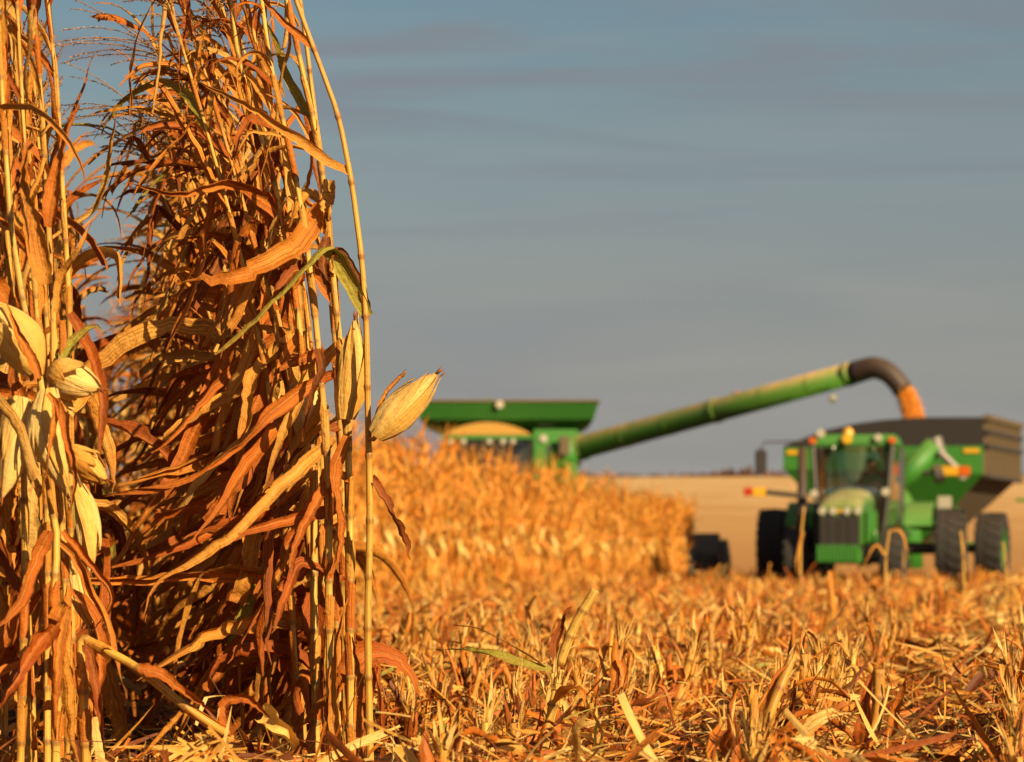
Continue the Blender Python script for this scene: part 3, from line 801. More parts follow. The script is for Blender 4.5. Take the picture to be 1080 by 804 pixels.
for k in range(4):
    Dk = 8.7 + 0.35 * k
    plant(stalk_path(Vector((ROWB(Dk) - 0.33 - 0.12 * k, Dk, 0)), R.uniform(2.3, 2.6), Vector((R.uniform(-.1, .12), .05, 0)), R), SHARED_B, 260 + k, r0=.012, spread=2.0, size=0.9, az0=0.2, group="corn plants in the left-hand row")

# -- deeper plants of both rows: eight kinds, copied
protos = []
for k in range(8):
    protos.append(plant(stalk_path(Vector((0, 0, 0)), R.uniform(2.15, 2.5), Vector((R.uniform(-.5, -.2), R.uniform(-.15, .15), 0)), R), SHARED_A, 300 + k, r0=.0125, spread=1.5,
                        size=R.uniform(1.0, 1.2), separate=False, leafn=12, ears=[(Vector((-.03, -.05, 1.0)), Vector((-.12, -.1, 1.2 if k % 2 else .8)), .09, R.uniform(0, .5))] if k % 3 == 0 else []))
used = set()
def put(x, y, label, group, k=None):
    k = R.randrange(8) if k is None else k
    o = protos[k] if k not in used else copy_tree(protos[k])
    used.add(k)
    o.location = (x, y, 0); o.rotation_euler = (R.uniform(-.05, .05), R.uniform(-.07, .03), R.uniform(-.7, .7))
    s = R.uniform(.9, 1.06); o.scale = (s, s, s)
    o['label'] = label; o['group'] = group
D = 13.6
while D < 25:
    put(ROWA(D) + R.uniform(-.12, .06), D, SHARED_A, GROUP_NEAR); D += R.uniform(.13, .19)
D = 12.2
while D < 25:
    put(ROWB(D) + R.uniform(-.06, .06), D, SHARED_B, "corn plants in the left-hand row"); D += R.uniform(.16, .24)
# plants that close the gap between the rows farther in
for k in range(16):
    Dk = 20.5 + R.uniform(0, 4.5); t = (k % 4 + 0.5) / 4
    put(ROWA(Dk) * (1 - t) + ROWB(Dk) * t, Dk, "one of the brown corn plants closing the far end of the dark gap", "corn plants at the end of the gap")

# ------------------------------------------------------------------ the standing block in front of the combine
def far_plant_mb(seed, flat=False):
    rng = random.Random(seed); mb = MB(); z0 = Vector((0, 0, 0))
    h = rng.uniform(2.0, 2.3); pts = stalk_path(z0, h, Vector((rng.uniform(-.35, .05), rng.uniform(-.15, .1), 0)), rng)
    tube(mb, pts, [0.012 - 0.007 * i / 12 for i in range(13)], seg=5, r=rng.uniform(.05, .4), mat=0)
    for k in range(24):
        v = (k + 0.6) / 24.5; p = pts[int(v * 12)]
        az = pi * (0.9 + (k % 2)) + rng.gauss(0, 1.0)
        el = rng.uniform(.9, 1.45) if v > .6 else rng.choice((-1.2, -.9, .9, 1.2)) + rng.uniform(-.25, .25)
        blade(mb, leaf_points(p, az, el, rng.uniform(.25, .55), rng, grav=rng.uniform(.3, 2.2), wind=.15, n=6, hang=.35), rng.uniform(.03, .058), up=Vector((rng.gauss(0, 1), rng.gauss(0, 1), .3)).normalized(), n=7, cross=3, r=min(.7, leaf_rand(rng) * .62), rng=rng,
              twist0=rng.uniform(-.8, .8), twist1=rng.uniform(-2, 2), ripple=.12, mat=1)
    if rng.random() < .85:
        b = pts[5] + Vector((0, 0, rng.uniform(-.1, .1))); az = rng.uniform(0, 6.28); d = Vector((cos(az) * .6, sin(az) * .6, rng.choice((-.8, .8)))).normalized()
        tube(mb, [b + d * (.26 * t) for t in (0, .25, .55, .8, 1)], [.018, .038, .042, .028, .004], seg=7, r=rng.uniform(0, .3), mat=2)
    make_tassel(pts[-1], (pts[-1] - pts[-2]).normalized(), .22, rng, None, z0, nb=5, mb=mb, fine=False)
    return mb
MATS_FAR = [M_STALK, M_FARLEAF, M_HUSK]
kinds = [far_plant_mb(700 + k) for k in range(7)]
dirv = (FACE1 - FACE0).normalized(); nrm = Vector((-dirv.y, dirv.x, 0))
firsts = [None] * 7
LAB_FAR = "one of the golden corn plants still standing in the block in front of the combine"
n_far = 0
flen = (FACE1 - FACE0).length
s = 0.0
while s < flen:
    p = FACE0 + dirv * s + nrm * R.uniform(-.08, .08)
    k = R.randrange(7)
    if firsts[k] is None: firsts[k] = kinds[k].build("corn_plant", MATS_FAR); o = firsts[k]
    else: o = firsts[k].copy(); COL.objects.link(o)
    o.location = p; o.rotation_euler = (R.uniform(-.06, .06), R.uniform(-.06, .06), R.uniform(0, 6.28))
    sc_ = R.uniform(.92, 1.06) * (1.12 - .24 * s / flen); o.scale = (sc_, sc_, sc_)
    tag(o, LAB_FAR, "corn plant", "corn plants in the block before the combine"); n_far += 1
    s += R.uniform(.17, .27)
def scatter_mass(name, places):
    arr = []
    for mb in kinds:
        arr.append((np.array([tuple(v) for v in mb.v]), np.array(mb.c), np.array([f if len(f) == 4 else (f[0], f[1], f[2], f[-1]) for f in mb.f]), np.array(mb.m)))
    VV, CC, FF, MM = [], [], [], []; off = 0
    for x, y in places:
        v, c, f, m = arr[R.randrange(7)]
        a, s_ = R.uniform(0, 6.28), R.uniform(.9, 1.05) * (1.12 - .24 * max(0, min(1, (y - FACE0.y) / (FACE1.y - FACE0.y))))
        r_ = np.array([[cos(a), -sin(a), 0], [sin(a), cos(a), 0], [0, 0, 1]])
        VV.append(v @ r_.T * s_ + np.array([x, y, 0])); CC.append(c); FF.append(f + off); MM.append(m); off += len(v)
    o = mesh_np(name, np.concatenate(VV), np.concatenate(FF), np.concatenate(CC), M_STALK)
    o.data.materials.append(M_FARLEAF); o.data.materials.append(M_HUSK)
    mm = np.concatenate(MM).astype(np.int32)
    if len(mm) == len(o.data.polygons): o.data.polygons.foreach_set("material_index", mm)
    o['kind'] = 'stuff'; return o
places = []
for row in range(1, 4):
    s = R.uniform(0, .2)
    while s < flen:
        p = FACE0 + dirv * s + nrm * (0.76 * row + R.uniform(-.08, .08)); places.append((p.x, p.y)); s += R.uniform(.2, .3)
for k in range(60):
    yy = R.uniform(66.5, 71.2); places.append((FACE0.x + (yy - FACE0.y) / (FACE1.y - FACE0.y) * (FACE1.x - FACE0.x) - R.uniform(-.12, .7), yy))
scatter_mass("standing_corn", places)

# ------------------------------------------------------------------ stubble and chopped residue
def make_stump(seed, h):
    """a cut, shattered cane (often two) wrapped in torn sheaths"""
    rng = random.Random(seed); mb = MB()
    for c in range(rng.choice((1, 1, 2))):
        o = Vector((rng.uniform(-.02, .02), rng.uniform(-.02, .02), 0)) if c else Vector((0, 0, 0)); hh = h * (1 if c == 0 else rng.uniform(.45, .9))
        tilt = Vector((rng.uniform(-.2, .2), rng.uniform(-.2, .2), 0)); rad = rng.uniform(.011, .0165); rr = rng.uniform(.05, .8)
        zs = sorted({0, .05, .11, .12, .13, hh * .75, hh} | ({.26, .27, .28} if hh > .32 else set())); zs = [z for z in zs if z <= hh]
        tube(mb, [o + tilt * z + Vector((0, 0, z)) for z in zs], [rad * (1.28 if z in (.12, .27) else 1.0) * rng.uniform(.95, 1.06) for z in zs], seg=8, r=rr, flag=[.9 if z in (.12, .27) else 0 for z in zs], mat=0)
        top = o + tilt * hh + Vector((0, 0, hh))
        for k in range(rng.randint(7, 13)):           # frayed, shattered rim
            a = rng.uniform(0, 6.28); b = top + Vector((cos(a), sin(a), 0)) * rad * .95 - Vector((0, 0, rng.uniform(.02, .06)))
            e = b + Vector((cos(a) * rng.uniform(0, .05), sin(a) * rng.uniform(0, .05), rng.uniform(.03, .12)))
            blade(mb, [b, b.lerp(e, .5) + Vector((rng.uniform(-.006, .006), rng.uniform(-.006, .006), 0)), e], rng.uniform(.005, .018), n=5, cross=3, r=rng.uniform(0, .15), mat=1, rng=rng, ripple=.05)
        for k in range(rng.randint(3, 6)):            # sheath rags standing up round the cane, darkened to paint low shade
            a = rng.uniform(0, 6.28); z = rng.uniform(0, hh * .5); b = o + tilt * z + Vector((cos(a) * rad, sin(a) * rad, z)); L = rng.uniform(.1, .26)
            e = b + Vector((cos(a) * L * rng.uniform(.05, .5), sin(a) * L * rng.uniform(.05, .5), L))
            blade(mb, [b, b.lerp(e, .5) + Vector((rng.uniform(-.02, .02), rng.uniform(-.02, .02), 0)), e], rng.uniform(.02, .05), n=9, cross=5, r=rng.uniform(.25, .9), mat=1, rng=rng, blunt=rng.random() < .7, twist0=rng.uniform(-1.5, 1.5), twist1=rng.uniform(-.8, .8), ripple=.09, fold=rng.uniform(.2, .9), ragged=.6)
        for k in range(rng.randint(1, 3)):            # blades that flop over
            a = rng.uniform(0, 6.28); z = rng.uniform(.05, hh * .9); b = o + tilt * z + Vector((cos(a) * rad, sin(a) * rad, z))
            blade(mb, leaf_points(b, a, rng.uniform(.2, 1.2), rng.uniform(.12, .34), rng, grav=rng.uniform(1.2, 3), wind=.1, n=6, hang=.5), rng.uniform(.02, .05), n=11, cross=5, r=rng.uniform(.1, .8), mat=1, rng=rng, blunt=rng.random() < .5, twist1=rng.uniform(-2, 2), ripple=.1)
    return mb
stumps = [make_stump(900 + k, R.uniform(.2, .4)).build("corn_stump", [M_STALK, M_STRAW]) for k in range(18)]
LAB_ST = "one of the sharp cut corn stumps poking up through the straw in the near stubble"
n_st = 0; fresh = list(range(18))
sdir = Vector((0.16, 0.987, 0)).normalized(); snrm = Vector((sdir.y, -sdir.x, 0))
cand = []
for row in range(-14, 26):
    s = -4.0 + R.uniform(0, .2)
    while s < 62:
        p = Vector((-1.0, 8.0, 0)) + sdir * s + snrm * (0.76 * row + R.uniform(-.05, .05)); s += R.uniform(.12, .24)
        if p.y < 7.6 or abs(p.x) > p.y * .18 + 1.5: continue
        if in_standing(np.array(p.x), np.array(p.y)): continue
        if p.y < 26 and p.x < ROWA(max(p.y, 9.8)) + .22: continue
        cand.append(p)
cand.sort(key=lambda p: p.y + (100 if abs(p.x) > p.y * .1622 + .1 else 0))
for p in cand[:295]:
    k = R.randrange(18)
    if k in fresh: o = stumps[k]; fresh.remove(k)
    else: o = stumps[k].copy(); COL.objects.link(o)
    o.location = p; o.rotation_euler = (R.uniform(-.22, .22), R.uniform(-.22, .22), R.uniform(0, 6.28)); s_ = R.uniform(.8, 1.15); o.scale = (s_, s_, s_)
    tag(o, LAB_ST, "corn stump", "cut corn stumps in the near stubble")
for k in fresh: bpy.data.objects.remove(stumps[k])
rest = np.array([tuple(p) for p in cand[295:]])
n = len(rest)
parts = [tubes(rest, NR.uniform(0, 6.28, n), NR.uniform(1.25, 1.57, n), NR.uniform(.1, .3, n), np.full(n, .0125), NR.uniform(.05, .7, n))]
for q in range(1):
    parts.append(strips(rest + np.array([0, 0, .05]) + NR.normal(size=(n, 3)) * .03, NR.uniform(0, 6.28, n), NR.uniform(.3, 1.5, n), NR.uniform(.15, .4, n), NR.uniform(.02, .05, n), NR.uniform(0, .5, n), NR.uniform(.0, .6, n), k=2, cross=2))
def join(parts):
    off = 0; V, F, C = [], [], []
    for v, f, c in parts: V.append(v); F.append(f + off); C.append(c); off += len(v)
    return np.concatenate(V), np.concatenate(F), np.concatenate(C)
o = mesh_np("distant_stubble", *join(parts), M_STRAW); o['kind'] = 'stuff'

def residue(n, d0, d1, zmax, lo, hi, wlo, whi, k, cross, power=1.0, elv=.35, layer=.5):
    X, D = wedge(n, d0, d1, power=power)
    # beneath the standing rows the chopped litter is thin
    under = (D < 26) & (X < ROWA(np.maximum(D, 9.9)) + .12)
    gap_ = (.5 + .5 * np.sin(X * 5.1 + D * 1.7) * np.sin(D * 2.3 - X * 2.2 + 1.0)) < .42
    keep = ~(gap_ & (D < 20) & (NR.random(n) < .8)) & ~(under & (NR.random(n) < np.where(D < 9.75, .0, .75))) & ~in_standing(X, D)
    X, D = X[keep], D[keep]; m = len(X)
    under = (D < 26) & (X < ROWA(np.maximum(D, 9.9)) + .12)
    clump = .5 + .5 * np.sin(X * 5.1 + D * 1.7) * np.sin(D * 2.3 - X * 2.2 + 1.0)
    clump = clump * (.55 + .45 * np.sin(X * 11.3 + 2.0 * np.sin(D * 6.1)) * np.sin(D * 8.7 + X * 3.0))
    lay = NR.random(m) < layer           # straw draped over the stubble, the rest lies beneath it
    Z = np.where(lay, zmax * (.5 + .5 * NR.random(m)) * (.35 + .85 * clump), zmax * .55 * NR.random(m) ** 1.4 * (.3 + .9 * clump)) * np.where(under, .75, 1.0)
    el = NR.normal(.12, elv, m)
    b_ = NR.random(m)
    r = np.where(b_ < .54, NR.uniform(0, .17, m), np.where(b_ < .75, NR.uniform(.2, .5, m), NR.uniform(.5, .9, m)))
    r = np.clip(r + np.where(lay, 0.0, .45), 0, .92)  # straw lying beneath coloured darker, painting in the shade between the stubble
    r = np.where(NR.random(m) < .012, 1.1, r)
    L = lo + (hi - lo) * NR.random(m) ** 2
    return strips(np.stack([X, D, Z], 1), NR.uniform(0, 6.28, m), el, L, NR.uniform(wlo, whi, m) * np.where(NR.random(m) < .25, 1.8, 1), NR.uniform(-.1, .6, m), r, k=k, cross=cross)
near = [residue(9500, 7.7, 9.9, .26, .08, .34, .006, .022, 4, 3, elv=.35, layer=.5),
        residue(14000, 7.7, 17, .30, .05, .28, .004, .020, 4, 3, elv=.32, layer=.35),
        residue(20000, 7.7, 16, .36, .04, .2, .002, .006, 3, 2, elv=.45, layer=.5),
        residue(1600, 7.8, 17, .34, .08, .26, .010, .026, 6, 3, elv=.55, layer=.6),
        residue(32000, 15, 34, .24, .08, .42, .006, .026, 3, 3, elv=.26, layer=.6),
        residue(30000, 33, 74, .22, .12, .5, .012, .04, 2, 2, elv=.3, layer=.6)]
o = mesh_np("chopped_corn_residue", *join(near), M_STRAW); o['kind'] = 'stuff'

# single pieces that stand out of the straw
def piece(name, label, cat, build, base, group=None):
    mb = MB(); build(mb, base)
    o = mb.build(name, [M_STALK, M_LEAF, M_HUSK]); o.location = base
    return tag(o, label, cat, group)
def cane(pts, r0, r1, r=0.2, blades=()):
    def f(mb, sub):
        sp = catmull(pts, 24)
        tube(mb, sp, [(r0 + (r1 - r0) * i / 23) * (1.25 if i in (8, 16) else 1) for i in range(24)], seg=9, r=r, flag=[.85 if i in (8, 16) else 0 for i in range(24)], sub=sub, mat=0)
        for p, w, rr in blades: blade(mb, p, w, r=rr, sub=sub, mat=1, n=16, up=Vector((0, -1, .3)), twist1=.8)
    return f
b = at(590, 700, 11.0)
piece("leaning_stalk_piece", "thick broken cane leaning right above the straw beside the green leaf blade", "stalk piece",
      cane([b, at(606, 660, 11), at(628, 622, 11.0)], .018, .016, .12, [([b, at(585, 680, 11), at(598, 648, 11), at(603, 640, 11)], .05, .7)]), b)
b = at(565, 700, 10.3)
piece("leaf_blade", "fallen leaf blade still streaked green, lying on top of the straw", "leaf blade",
      lambda mb, sub: [blade(mb, [at(582, 706, 10.2), at(548, 700, 10.2), at(505, 688, 10.25), at(460, 684, 10.4)], .05, r=1.15, sub=sub, mat=1, n=20, up=Vector((0, -.6, 1)), fold=.3),
                       blade(mb, [at(575, 704, 10.2), at(540, 682, 10.2), at(505, 664, 10.25), at(478, 660, 10.4)], .022, r=.1, sub=sub, mat=1, n=16)], b)
b = at(795, 812, 9.3)
piece("leaning_stalk_piece", "long sheathed cane leaning right out of the near straw, frayed pale top", "stalk piece",
      cane([b, at(812, 752, 9.3), at(836, 692, 9.35)], .017, .014, .45, [([b, at(800, 760, 9.25), at(818, 720, 9.25), at(832, 700, 9.3)], .055, .5), ([at(832, 700, 9.3), at(838, 686, 9.3), at(842, 676, 9.3)], .012, .05)]), b)
b = at(905, 800, 9.4)
piece("stalk_bundle", "split orange cane stump wrapped in rust-coloured sheath, taller than the stumps around it", "corn stump",
      cane([b, at(924, 760, 9.4), at(927, 706, 9.4)], .02, .018, .5, [([b, at(912, 770, 9.35), at(918, 730, 9.35), at(922, 705, 9.35)], .07, .6), ([at(935, 800, 9.35), at(944, 760, 9.35), at(958, 705, 9.3)], .05, .45)]), b)
b = at(828, 800, 9.1)
piece("husk_rag", "shredded pale husk lying slantwise in the near straw", "husk",
      lambda mb, sub: [blade(mb, [at(828 + k * 3, 800, 9.1), at(850, 775 - 4 * k, 9.05), at(878, 757 - 3 * k, 9.05), at(902 - k * 4, 752 + 6 * k, 9.1)], .03, r=.02 + .06 * k, sub=sub, mat=2, n=14, fold=.5, up=Vector((0, -1, .5))) for k in range(4)], b)
b = at(297, 790, 9.3)
piece("husk_rag", "bowl-shaped golden husk lying at the foot of the standing stalks", "husk",
      lambda mb, sub: blade(mb, [at(276, 758, 9.3), at(290, 766, 9.25), at(304, 776, 9.25), at(310, 790, 9.3)], .11, r=.3, sub=sub, mat=2, n=12, cross=7, fold=.7, up=Vector((0.3, -1, .4))), b)
for (xb, yb, D, top, lab, bl) in ((845, 628, 36, 535, "lone thin stalk standing in the stubble in front of the tractor's exhaust side", 3), (1017, 628, 34, 560, "short stalk standing in the stubble before the grain cart's wheel", 1),
                                 (935, 628, 33, 560, "bent-over stalk with a drooping leaf in front of the tractor's front wheel", 2), (1062, 628, 36, 572, "thin leaning stalk at the frame's right edge in front of the grain cart", 1)):
    b = at(xb, 0, D); b.z = 0.0
    tops = at(xb + (3 if bl != 1 else -4), top, D); mid = at(xb - 1, (yb + top) / 2, D)
    bls = [([mid.lerp(tops, .2), mid.lerp(tops, .2) + Vector((-.12 if bl != 3 else .02, -.05, .12)), mid + Vector((-.28 if bl == 2 else -.05, -.1, -.12)), mid + Vector((-.30 if bl == 2 else -.02, -.1, -.30))], .045, .2)] if bl > 1 else []
    if bl == 2: bls.append(([tops, tops + Vector((.12, -.05, -.02)), tops + Vector((.2, -.05, -.3))], .045, .15))
    piece("corn_stalk", lab, "corn stalk", cane([b, mid, tops], .02, .010 if bl != 3 else .012, .2, bls), b)
# ------------------------------------------------------------------ machine materials
def paint(name, base, rough=.38, dust=.55, dustcol=(.36, .25, .12), metal=0.0, spec=.5, nscale=2.2, lo=.25, hi=.9):
    """paint with field dust: it settles on faces that look up and gathers in patches"""
    m, N, L = new_mat(name)
    out = N.new("ShaderNodeOutputMaterial"); bs = N.new("ShaderNodeBsdfPrincipled")
    geo = N.new("ShaderNodeNewGeometry"); s = N.new("ShaderNodeSeparateXYZ"); L.new(geo.outputs['Normal'], s.inputs[0])
    mr = N.new("ShaderNodeMapRange"); mr.inputs['From Min'].default_value = lo; mr.inputs['From Max'].default_value = hi
    mr.inputs['To Min'].default_value = 0.06; mr.inputs['To Max'].default_value = 1.0; L.new(s.outputs['Z'], mr.inputs['Value'])
    tcn = N.new("ShaderNodeTexCoord"); nz_ = N.new("ShaderNodeTexNoise"); nz_.inputs['Scale'].default_value = nscale; nz_.inputs['Detail'].default_value = 6
    L.new(tcn.outputs['Object'], nz_.inputs['Vector'])
    n2 = N.new("ShaderNodeMapRange"); n2.inputs['From Min'].default_value = .3; n2.inputs['From Max'].default_value = .7; n2.inputs['To Min'].default_value = .35; L.new(nz_.outputs['Fac'], n2.inputs['Value'])
    mu = N.new("ShaderNodeMath"); mu.operation = 'MULTIPLY'; L.new(mr.outputs[0], mu.inputs[0]); L.new(n2.outputs[0], mu.inputs[1])
    m3 = N.new("ShaderNodeMath"); m3.operation = 'MULTIPLY'; m3.inputs[1].default_value = dust; L.new(mu.outputs[0], m3.inputs[0])
    mx = N.new("ShaderNodeMix"); mx.data_type = 'RGBA'; mx.inputs['A'].default_value = (*base, 1); mx.inputs['B'].default_value = (*dustcol, 1); L.new(m3.outputs[0], mx.inputs['Factor'])
    L.new(mx.outputs['Result'], bs.inputs['Base Color'])
    rg = N.new("ShaderNodeMapRange"); rg.inputs['To Min'].default_value = rough; rg.inputs['To Max'].default_value = .9; L.new(m3.outputs[0], rg.inputs['Value']); L.new(rg.outputs[0], bs.inputs['Roughness'])
    bs.inputs['Metallic'].default_value = metal; bs.inputs['Specular IOR Level'].default_value = spec
    L.new(bs.outputs[0], out.inputs['Surface'])
    return m
M_GREEN = paint("green_paint", (.03, .175, .015), dust=.3, rough=.55)
M_DGREEN = paint("dusty_green_paint", (.10, .072, .034), rough=.75, dust=.7, dustcol=(.2, .13, .07))
M_HOOD = paint("hood_green_paint", (.035, .15, .016), dust=1.0, dustcol=(.36, .28, .12), rough=.4)
M_AUGER = paint("auger_green_paint", (.05, .19, .014), rough=.5, dust=1.15, lo=-.05, hi=.75, dustcol=(.40, .25, .10))
M_YELLOW = paint("yellow_paint", (.42, .225, .035), dust=.6)
M_BLACK = paint("black_rubber_sheet", (.018, .015, .013), rough=.6, dust=.18)
M_TYRE = paint("tyre_rubber", (.02, .018, .016), rough=.85, dust=.4, dustcol=(.09, .055, .03), nscale=5)
M_DARK = paint("dark_metal", (.03, .028, .025), rough=.5, dust=.4)
M_STEEL = paint("bare_steel", (.16, .15, .13), rough=.55, metal=.3, dust=.6)
M_SPOUT = paint("spout_rubber", (.04, .024, .016), rough=.6, dust=.35, dustcol=(.16, .09, .04))
M_WHITE = paint("white_lens", (.40, .37, .28), rough=.15, dust=.1)
M_AMBER = paint("amber_lens", (.55, .11, .01), rough=.2, dust=.05)
M_RED = paint("red_lens", (.42, .03, .012), rough=.2, dust=.05)
M_REFLY = paint("yellow_reflector", (.62, .34, .02), rough=.25, dust=.1)
M_CLOTH = paint("teal_shirt", (.02, .2, .14), rough=.85, dust=0, spec=.2)
M_SKIN = paint("skin", (.42, .2, .12), rough=.5, dust=0, spec=.3)
M_HAIR = paint("dark_cap", (.05, .035, .025), rough=.8, dust=0, spec=.2)
M_SEAT = paint("seat_vinyl", (.06, .055, .05), rough=.6, dust=.1)
def glass_mat(name, glo):
    m, N, L = new_mat(name)
    out = N.new("ShaderNodeOutputMaterial"); g = N.new("ShaderNodeBsdfGlossy"); g.inputs['Roughness'].default_value = .04
    t = N.new("ShaderNodeBsdfTransparent"); t.inputs['Color'].default_value = (.72, .82, .76, 1)
    lw = N.new("ShaderNodeLayerWeight"); lw.inputs['Blend'].default_value = .35
    mr = N.new("ShaderNodeMapRange"); mr.inputs['To Min'].default_value = glo; mr.inputs['To Max'].default_value = .9; L.new(lw.outputs['Fresnel'], mr.inputs['Value'])
    mx = N.new("ShaderNodeMixShader"); L.new(mr.outputs[0], mx.inputs['Fac']); L.new(t.outputs[0], mx.inputs[1]); L.new(g.outputs[0], mx.inputs[2])
    L.new(mx.outputs[0], out.inputs['Surface']); return m
M_GLASS = glass_mat('cab_glass', .26)
M_DGLASS = glass_mat('shaded_cab_glass', .04)
def grain_mat():
    m, N, L = new_mat("corn_grain")
    out = N.new("ShaderNodeOutputMaterial"); bs = N.new("ShaderNodeBsdfPrincipled"); bs.inputs['Roughness'].default_value = .4
    oi = N.new("ShaderNodeNewGeometry"); rp = ramp(N, [(0, (.72, .22, .015)), (1, (.85, .40, .06))]); L.new(oi.outputs['Random Per Island'], rp.inputs['Fac'])
    L.new(rp.outputs['Color'], bs.inputs['Base Color']); L.new(bs.outputs[0], out.inputs['Surface']); return m
M_GRAIN = grain_mat()

# ------------------------------------------------------------------ machine shapes
def bobj(name, bm, mat, parent=None, bevel=0.0, smooth=False):
    if bevel:
        bmesh.ops.bevel(bm, geom=[e for e in bm.edges], offset=bevel, segments=2, affect='EDGES', clamp_overlap=True)
    bmesh.ops.recalc_face_normals(bm, faces=bm.faces)
    me = bpy.data.meshes.new(name); bm.to_mesh(me); bm.free()
    me.materials.append(mat)
    if smooth: me.polygons.foreach_set("use_smooth", [True] * len(me.polygons))
    o = bpy.data.objects.new(name, me); COL.objects.link(o)
    if parent is not None: o.parent = parent
    return o
def hexa(bm, c):
    """eight corners: bottom four then top four, both anticlockwise"""
    v = [bm.verts.new(p) for p in c]
    for f in ((3, 2, 1, 0), (4, 5, 6, 7), (0, 1, 5, 4), (1, 2, 6, 5), (2, 3, 7, 6), (3, 0, 4, 7)): bm.faces.new([v[i] for i in f])
def box(bm, x0, x1, y0, y1, z0, z1):
    hexa(bm, [(x0, y0, z0), (x1, y0, z0), (x1, y1, z0), (x0, y1, z0), (x0, y0, z1), (x1, y0, z1), (x1, y1, z1), (x0, y1, z1)])
def prism(bm, poly, a0, a1, axis='y'):
    """a polygon swept along an axis: (x, z) along y, (y, z) along x, (x, y) along z"""
    mk = {'y': lambda p, a: (p[0], a, p[1]), 'x': lambda p, a: (a, p[0], p[1]), 'z': lambda p, a: (p[0], p[1], a)}[axis]
    A = [bm.verts.new(mk(p, a0)) for p in poly]; B = [bm.verts.new(mk(p, a1)) for p in poly]
    n = len(poly)
    bm.faces.new(A); bm.faces.new(B[::-1])
    for i in range(n): bm.faces.new((A[i], A[(i + 1) % n], B[(i + 1) % n], B[i]))
def btube(bm, pts, rad, seg=14, cap=True):
    pts = [Vector(p) for p in pts]; n = len(pts); rad = rad if isinstance(rad, (list, tuple)) else [rad] * n
    rows = []; x = None
    for i, p in enumerate(pts):
        t = (pts[min(i + 1, n - 1)] - pts[max(0, i - 1)]).normalized()
        x = (Vector((0, 0, 1)) if abs(t.z) < .8 else Vector((1, 0, 0))) if x is None else x
        x = (x - t * x.dot(t)).normalized(); y = t.cross(x)
        rows.append([bm.verts.new(p + (x * cos(2 * pi * k / seg) + y * sin(2 * pi * k / seg)) * rad[i]) for k in range(seg)])
    for i in range(n - 1):
        for k in range(seg): bm.faces.new((rows[i][k], rows[i][(k + 1) % seg], rows[i + 1][(k + 1) % seg], rows[i + 1][k]))
    if cap: bm.faces.new(rows[0][::-1]); bm.faces.new(rows[-1])
def lathe_x(bm, prof, cx, cy, cz, seg=36):
    """profile of (x, radius) turned about an axle along x"""
    rows = [[bm.verts.new((cx + x, cy + r * cos(2 * pi * k / seg), cz + r * sin(2 * pi * k / seg))) for k in range(seg)] for x, r in prof]
    for i in range(len(rows) - 1):
        for k in range(seg): bm.faces.new((rows[i][k], rows[i][(k + 1) % seg], rows[i + 1][(k + 1) % seg], rows[i + 1][k]))
def wheel(parent, x, y, rad, wid, rim=M_YELLOW, lugs=22):
    """farm wheel: wheel > tyre with chevron lugs, rim"""
    w = empty("wheel", (x, y, rad)); w.parent = parent
    bm = bmesh.new(); h = wid / 2; ri = rad * .56
    lathe_x(bm, [(-h * .8, ri), (-h, rad * .72), (-h * .96, rad * .90), (-h * .75, rad * .955), (0, rad * .965), (h * .75, rad * .955), (h * .96, rad * .90), (h, rad * .72), (h * .8, ri), (-h * .8, ri)], 0, 0, 0)
    for k in range(lugs):
        for sgn in (-1, 1):
            a = 2 * pi * (k + (.5 if sgn > 0 else 0)) / lugs
            c = []
            for (xx, da) in ((0.02, 0.0), (.98, .16)):
                for d2 in (-.045, .045):
                    aa = a + da + d2
                    c.append((sgn * h * xx, aa))
            r0, r1 = rad * .93, rad
            q = [(c[0], r0), (c[2], r0 * .985), (c[3], r0 * .985), (c[1], r0), (c[0], r1), (c[2], r1 * .975), (c[3], r1 * .975), (c[1], r1)]
            hexa(bm, [(p[0], r * cos(p[1]), r * sin(p[1])) for p, r in q])
    bobj("tyre", bm, M_TYRE, w)
    bm = bmesh.new()
    lathe_x(bm, [(-h * .82, ri), (-h * .8, ri * .9), (-h * .25, ri * .82), (-h * .2, ri * .3), (-h * .45, ri * .28), (-h * .45, .001)], 0, 0, 0, 24)
    lathe_x(bm, [(h * .82, ri), (h * .8, ri * .9), (h * .25, ri * .82), (h * .2, ri * .3), (h * .45, ri * .28), (h * .45, .001)], 0, 0, 0, 24)
    bobj("rim", bm, rim, w)
    return w
def lamp(parent, name, x, y, z, r, mat, dy=-.05):
    bm = bmesh.new(); btube(bm, [(x, y, z), (x, y + dy * .6, z), (x, y + dy, z)], [r * .7, r, r * .85], 14)
    return bobj(name, bm, mat, parent)
def boxobj(parent, name, mat, *b, bevel=.0):
    bm = bmesh.new(); box(bm, *b); return bobj(name, bm, mat, parent, bevel)

